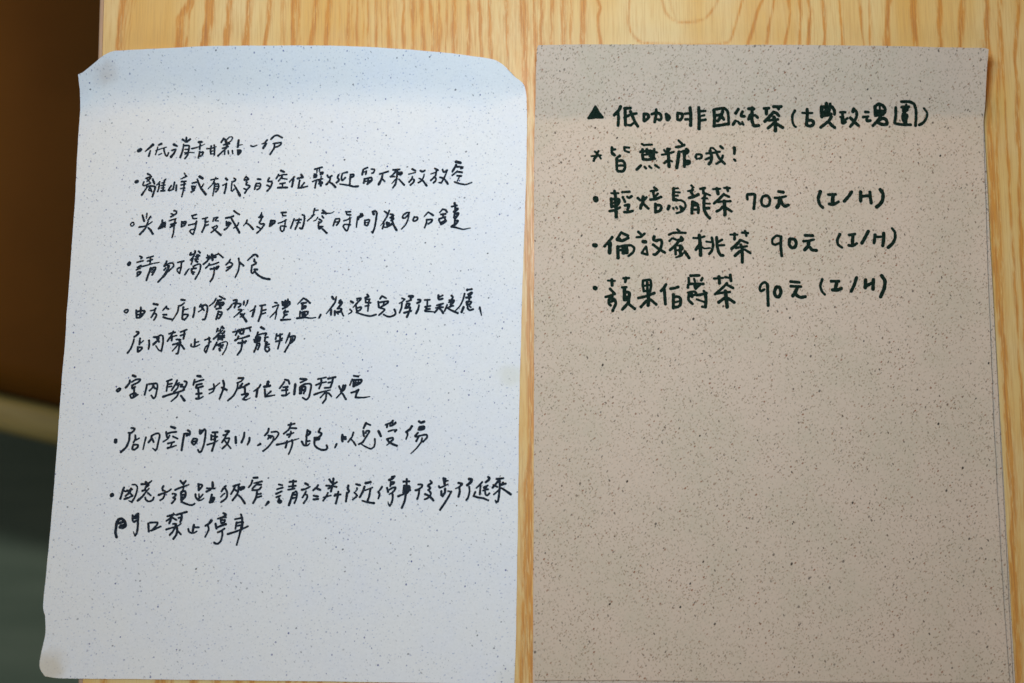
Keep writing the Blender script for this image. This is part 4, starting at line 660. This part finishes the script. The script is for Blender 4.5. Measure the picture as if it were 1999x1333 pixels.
輕|21 21 685 4371 749 4371;28 28 714 4392 725 4332;28 28 683 4318 687 4241;26 26 688 4315 753 4313 758 4289 734 4256 692 4246;32 32 725 4323 727 4260 729 4150;22 22 692 4279 753 4285;25 25 668 4203 715 4212 762 4237;23 23 786 4381 852 4386;25 25 791 4333 809 4292;25 25 831 4338 847 4328 871 4343;26 26 809 4256 847 4261 837 4232;28 28 847 4261 833 4218;25 25 804 4194 837 4194 879 4206
焙|25 25 927 4326 950 4305;23 23 1007 4334 992 4315;32 32 976 4339 973 4281;30 30 973 4281 955 4252 952 4230;25 25 983 4267 1025 4228;22 22 1078 4426 1101 4411;23 23 1045 4392 1082 4397 1106 4402;26 26 1068 4387 1077 4339;22 22 1110 4368 1091 4344;26 26 1044 4313 1091 4318 1138 4337;28 28 1088 4272 1088 4195;27 27 1091 4262 1133 4258 1142 4234 1123 4205 1090 4198
烏|29 29 1256 4417 1253 4359 1255 4311;20 20 1261 4417 1294 4420;20 20 1270 4384 1312 4381;22 22 1265 4350 1293 4352;33 33 1260 4316 1279 4311;21 21 1278 4307 1325 4307 1358 4283 1362 4245 1334 4206 1282 4187;31 31 1212 4251 1203 4225;22 22 1250 4235 1254 4227;22 22 1278 4242 1287 4230;26 26 1315 4249 1334 4230 1324 4216
龍|20 20 1418 4447 1439 4430;20 20 1387 4394 1434 4404;21 21 1430 4428 1420 4384;28 28 1396 4331 1438 4341 1481 4363;28 28 1411 4394 1438 4346;28 28 1428 4293 1420 4188;26 26 1433 4293 1470 4274 1482 4231 1479 4190;23 23 1433 4260 1470 4260;23 23 1432 4221 1474 4221;25 25 1500 4416 1543 4424;25 25 1528 4409 1528 4375;19 19 1533 4380 1589 4356;24 24 1551 4371 1537 4342;20 20 1518 4327 1560 4327;29 29 1537 4337 1531 4274 1535 4217 1558 4169 1583 4143;19 19 1545 4279 1585 4277;28 28 1550 4234 1578 4236
茶|21 21 1618 4414 1683 4417;31 31 1653 4419 1662 4371;22 22 1721 4425 1770 4425;26 26 1745 4430 1753 4398;26 26 1715 4367 1673 4323 1625 4280;23 23 1715 4364 1762 4343;23 23 1663 4294 1714 4299 1775 4302;32 32 1717 4304 1723 4242 1722 4175;25 25 1700 4247 1681 4223 1648 4206;25 25 1732 4242 1783 4206
7|25 25 1930 4320 1931 4366 1969 4366;27 27 1931 4363 1997 4366 1996 4316 1988 4234
0|25 25 2100 4355 2072 4345 2057 4306 2066 4268 2098 4254 2126 4268 2137 4312 2123 4350 2100 4357
元|29 29 2218 4395 2259 4389;24 24 2182 4335 2235 4338 2282 4350;35 35 2226 4335 2222 4287 2201 4248;29 29 2234 4323 2251 4275 2274 4257 2303 4269
(|34 25 2599 4394 2580 4331 2591 4277 2619 4247
I|27 27 2672 4368 2740 4371;35 35 2716 4365 2708 4290;27 27 2679 4281 2714 4275 2764 4302
/|30 30 2887 4396 2856 4351 2817 4308
H|32 32 2969 4393 2967 4312;30 30 3054 4394 3056 4346 3063 4295;28 28 2968 4354 3056 4361
)|32 32 3149 4419 3174 4377 3166 4317 3142 4280 3112 4256
R4
•|46 46 527 3884 539 3882
倫|26 26 691 3959 658 3916 621 3875;35 35 672 3906 667 3816;23 23 771 4002 761 3983 733 3940;26 26 775 4002 803 3988 836 3974;28 28 738 3935 780 3926 836 3953;19 19 761 3950 770 3931;31 31 742 3869 744 3769;23 23 747 3869 807 3883 863 3884 891 3860 882 3822 840 3786;31 31 789 3864 793 3812;31 31 821 3869 826 3817;23 23 761 3840 831 3841;28 28 788 3812 826 3817
敦|25 25 930 4010 953 3989;23 23 915 3960 953 3965 986 3994;35 35 973 3920 994 3918;21 21 999 3875 961 3817;21 21 1001 3875 1012 3799;23 23 961 3813 1012 3799;28 28 1074 3966 1069 3937 1097 3928;26 26 1088 3930 1135 3937 1144 3904 1125 3842 1082 3799 1068 3801;25 25 1064 3892 1111 3856 1171 3819
蜜|23 23 1210 3986 1247 4002 1299 4005 1360 4003;21 21 1285 4036 1304 4019;21 21 1214 3928 1238 3952;21 21 1247 3952 1293 3929;33 33 1322 3958 1331 3939 1298 3934;26 26 1322 3953 1289 3914 1256 3876 1218 3843;24 24 1265 3871 1269 3805;19 19 1274 3886 1321 3881 1335 3858 1302 3829;28 28 1312 3881 1311 3810;20 20 1269 3838 1321 3848;20 20 1301 3791 1334 3810;19 19 1273 3776 1320 3791 1339 3815;28 28 1353 3829 1390 3772
桃|21 21 1432 3956 1485 3956 1532 3971;32 32 1486 3982 1494 3882 1495 3797;28 28 1484 3892 1454 3849;17 17 1508 3873 1531 3859 1582 3864;20 20 1550 3923 1588 3918;25 25 1600 3959 1611 3892 1596 3835 1574 3809;28 28 1644 3964 1648 3883 1661 3826 1679 3798 1698 3795;23 23 1658 3921 1693 3941;21 21 1657 3888 1713 3891
茶|21 21 1768 3989 1834 3989;26 26 1808 3998 1807 3946;23 23 1879 4008 1930 4004;23 23 1904 4023 1915 3980;28 28 1859 3937 1825 3898 1778 3858;23 23 1868 3937 1924 3913;22 22 1815 3865 1872 3875 1918 3882;28 28 1863 3894 1876 3856;29 29 1857 3837 1810 3794;28 28 1876 3856 1875 3789 1874 3732;23 23 1899 3851 1950 3818
9|23 23 2228 3972 2191 3982 2153 3948 2152 3910 2176 3898 2208 3910;27 27 2231 3972 2227 3886 2234 3796
0|29 29 2308 3946 2305 3899 2324 3872 2354 3875 2369 3911 2355 3947 2314 3952
元|27 27 2452 3986 2520 3984;24 24 2434 3932 2483 3936 2530 3948;31 31 2483 3930 2477 3888 2444 3852;28 28 2488 3882 2511 3852 2551 3847
(|28 23 2768 3997 2744 3943 2751 3902 2786 3875
I|25 25 2853 3992 2906 4001;31 31 2888 3992 2880 3902;25 25 2847 3896 2879 3890 2921 3914
/|30 30 3029 4028 2998 3969 2968 3918
H|29 29 3090 3993 3079 3921;23 23 3086 3975 3156 3978;31 31 3169 4011 3167 3952 3157 3895
)|23 31 3246 4057 3269 4024 3273 3970 3248 3917 3206 3878
R5
•|46 46 533 3488 538 3485
蘋|20 20 652 3557 715 3555;28 28 687 3567 689 3513;22 22 792 3579 843 3582;26 26 815 3584 808 3546;25 25 671 3480 712 3435;24 24 629 3406 666 3416 712 3435;26 26 689 3409 661 3385 661 3343 675 3329;26 26 680 3390 712 3381 721 3343 707 3310 693 3279;23 23 666 3362 693 3367 703 3390;23 23 778 3494 819 3497;32 32 801 3490 800 3381;29 29 805 3452 842 3447 842 3405 814 3381;19 19 805 3410 842 3410;28 28 842 3405 837 3358 781 3292;26 26 837 3344 893 3299
果|24 24 969 3557 968 3509 977 3462;24 24 973 3559 1034 3564 1043 3519 1033 3458;24 24 1006 3557 1010 3462;20 20 978 3510 1038 3519;23 23 977 3462 1033 3463;26 26 926 3398 991 3413 1072 3444;32 32 1014 3458 1019 3382 1014 3331;26 26 1000 3373 949 3316;25 25 1033 3387 1088 3340
伯|27 27 1178 3525 1159 3492 1133 3465;28 28 1163 3477 1167 3407 1171 3345;26 26 1219 3485 1256 3490 1289 3502;28 28 1244 3431 1243 3308;26 26 1251 3412 1293 3410 1311 3384 1306 3337 1283 3318 1255 3315;21 21 1255 3360 1297 3370
爵|26 26 1402 3606 1481 3609;25 25 1385 3583 1387 3531;21 21 1434 3578 1441 3555;26 26 1509 3583 1499 3564;25 25 1377 3497 1382 3526 1434 3531 1485 3531 1517 3531;29 29 1438 3526 1447 3488;25 25 1485 3522 1452 3493;23 23 1377 3450 1433 3460 1451 3446;25 25 1386 3446 1381 3384 1417 3347;26 26 1409 3450 1414 3413;23 23 1390 3417 1446 3432;26 26 1456 3427 1493 3432 1544 3446;23 23 1521 3465 1535 3446;30 30 1535 3446 1539 3385 1533 3319;23 23 1505 3321 1528 3317;20 20 1455 3389 1524 3364
茶|22 22 1616 3581 1695 3587;29 29 1660 3598 1664 3539;22 22 1718 3594 1769 3585;27 27 1763 3613 1769 3561;25 25 1731 3537 1689 3494 1623 3437;25 25 1736 3521 1786 3495;22 22 1642 3442 1711 3454 1758 3457;33 33 1716 3466 1722 3410 1730 3320;28 28 1706 3400 1654 3362;28 28 1739 3400 1794 3363
9|24 24 2099 3530 2076 3549 2043 3530 2028 3492 2037 3468 2070 3482;28 28 2099 3530 2101 3435 2102 3336
0|30 30 2175 3500 2161 3457 2174 3420 2200 3417 2220 3457 2208 3503 2182 3506
元|26 26 2310 3557 2388 3550;26 26 2312 3514 2403 3511;31 31 2371 3504 2350 3458 2327 3425;29 29 2344 3458 2369 3425 2401 3412 2440 3419
(|26 22 2597 3578 2579 3519 2591 3472 2617 3440
I|26 26 2678 3562 2750 3563;32 32 2730 3553 2716 3500;32 32 2689 3483 2735 3483 2768 3497
/|29 29 2910 3597 2886 3527 2858 3471
H|31 31 2991 3577 2986 3505;31 31 3063 3581 3057 3492;29 29 2996 3521 3062 3555
)|32 32 3139 3615 3167 3569 3159 3502 3124 3423"""
TEXTS = {'L1': '低消甜點一份', 'L2': '離峰或有很多的空位歡迎留下來放放空', 'L3': '尖峰時段或人多時用餐時間後90分鐘', 'L4': '請勿攜帶外食',
 'L5': '由於店內會製作禮盒,後避免諱法疑慮、', 'L6': '店內禁止攜帶寵物', 'L7': '室內與室外座位全面禁煙', 'L8': '店內空間較小。勿奔跑,以免受傷',
 'L9': '因老子道路狹窄,請於鄰近停車後步行進來', 'L10': '門口禁止停車', 'R1': '低咖啡因純茶(古典玫瑰園)', 'R2': '皆無糖哦!', 'R3': '輕焙烏龍茶 70元 (I/H)',
 'R4': '倫敦蜜桃茶 90元 (I/H)', 'R5': '蘋果伯爵茶 90元 (I/H)'}
def smooth(pts):
    n = len(pts)
    if n == 1: return [pts[0], (pts[0][0]+.02, pts[0][1])]
    out = [pts[0]]
    for i in range(n-1):
        p0 = pts[max(i-1, 0)]; p1 = pts[i]; p2 = pts[i+1]; p3 = pts[min(i+2, n-1)]
        L = math.hypot(p2[0]-p1[0], p2[1]-p1[1]); k = max(2, int(L/0.30)+1)
        def tan(a, b):
            d = math.hypot(b[0]-a[0], b[1]-a[1]) or 1
            return ((b[0]-a[0])/d*L*0.62, (b[1]-a[1])/d*L*0.62)
        t1 = tan(p0, p2); t2 = tan(p1, p3)
        for j in range(1, k+1):
            s = j/k; a = 2*s**3-3*s*s+1; b = s**3-2*s*s+s; c = -2*s**3+3*s*s; d = s**3-s*s
            out.append((a*p1[0]+b*t1[0]+c*p2[0]+d*t2[0], a*p1[1]+b*t1[1]+c*p2[1]+d*t2[1]))
    return out
def stroke(V, F, st, h, lift, rnd):
    w0, w1 = st[0]/20, st[1]/20
    raw = [(st[i]/20, st[i+1]/20) for i in range(2, len(st), 2)]
    P = smooth(raw); n = len(P)
    ln = sum(math.hypot(P[i+1][0]-P[i][0], P[i+1][1]-P[i][1]) for i in range(n-1)) or 1e-6
    Lp, Rp = [], []; acc = 0; ph = rnd.uniform(0, 6)
    ends = []
    for i in range(n):
        a = P[max(i-1, 0)]; b = P[min(i+1, n-1)]
        dx, dy = b[0]-a[0], b[1]-a[1]; d = math.hypot(dx, dy) or 1; dx /= d; dy /= d
        if i: acc += math.hypot(P[i][0]-P[i-1][0], P[i][1]-P[i-1][1])
        s = acc/ln; r = 0.5*(w0*(1-s)+w1*s)*(1+0.05*math.sin(acc*2.3+ph)+0.03*math.sin(acc*6.1+ph))
        if i in (0, n-1): ends.append((P[i], dx, dy, r))
        Lp.append((P[i][0]-dy*r, P[i][1]+dx*r)); Rp.append((P[i][0]+dy*r, P[i][1]-dx*r))
    k0 = len(V)
    for l, r in zip(Lp, Rp):
        for q in (l, r): V.append((q[0]/1000, q[1]/1000, (h(*q)+lift)/1000))
    for i in range(n-1): F.append((k0+2*i, k0+2*i+1, k0+2*i+3, k0+2*i+2))
    for e, (c, dx, dy, r) in enumerate(ends):          # round caps
        sg = -1 if e == 0 else 1
        a0 = math.atan2(dy*sg, dx*sg); k = len(V)
        V.append((c[0]/1000, c[1]/1000, (h(*c)+lift)/1000))
        for j in range(9):
            a = a0-math.pi/2+math.pi*j/8; rr = r*(1+rnd.uniform(-.05, .05))
            q = (c[0]+rr*math.cos(a), c[1]+rr*math.sin(a)); V.append((q[0]/1000, q[1]/1000, (h(*q)+lift)/1000))
        for j in range(8): F.append((k, k+1+j, k+2+j))
rnd = random.Random(3)
key = None; data = {}
for ln in WRITING.split('\n'):
    if '|' not in ln: key = ln; data[key] = []
    else:
        ch, s = ln.split('|', 1); data[key].append((ch, [list(map(int, q.split())) for q in s.split(';')]))
for key, chars in data.items():
    right = key[0] == 'R'
    par, h, mat = (menu, h_menu, M_marker) if right else (notice, h_notice, M_pen)
    mark = None; wk = 1.10 if right else 1.0
    if chars[0][0] in '•▲※': mark, chars = chars[0], chars[1:]
    V, F = [], []; lift = 0.045
    for ch, sts in chars:
        for st in sts: stroke(V, F, [st[0]*wk, st[1]*wk]+st[2:], h, lift, rnd); lift += 0.0004
    lo = mesh_obj('handwritten_line', V, F, mat, par); lo['label'] = 'handwritten line reading ' + TEXTS[key]
    if mark:
        V, F = [], []; lift = 0.045
        for st in mark[1]: stroke(V, F, st, h, lift, rnd); lift += 0.0004
        mesh_obj({'•': 'bullet_dot', '▲': 'triangle_mark', '※': 'star_mark'}[mark[0]], V, F, mat, lo)
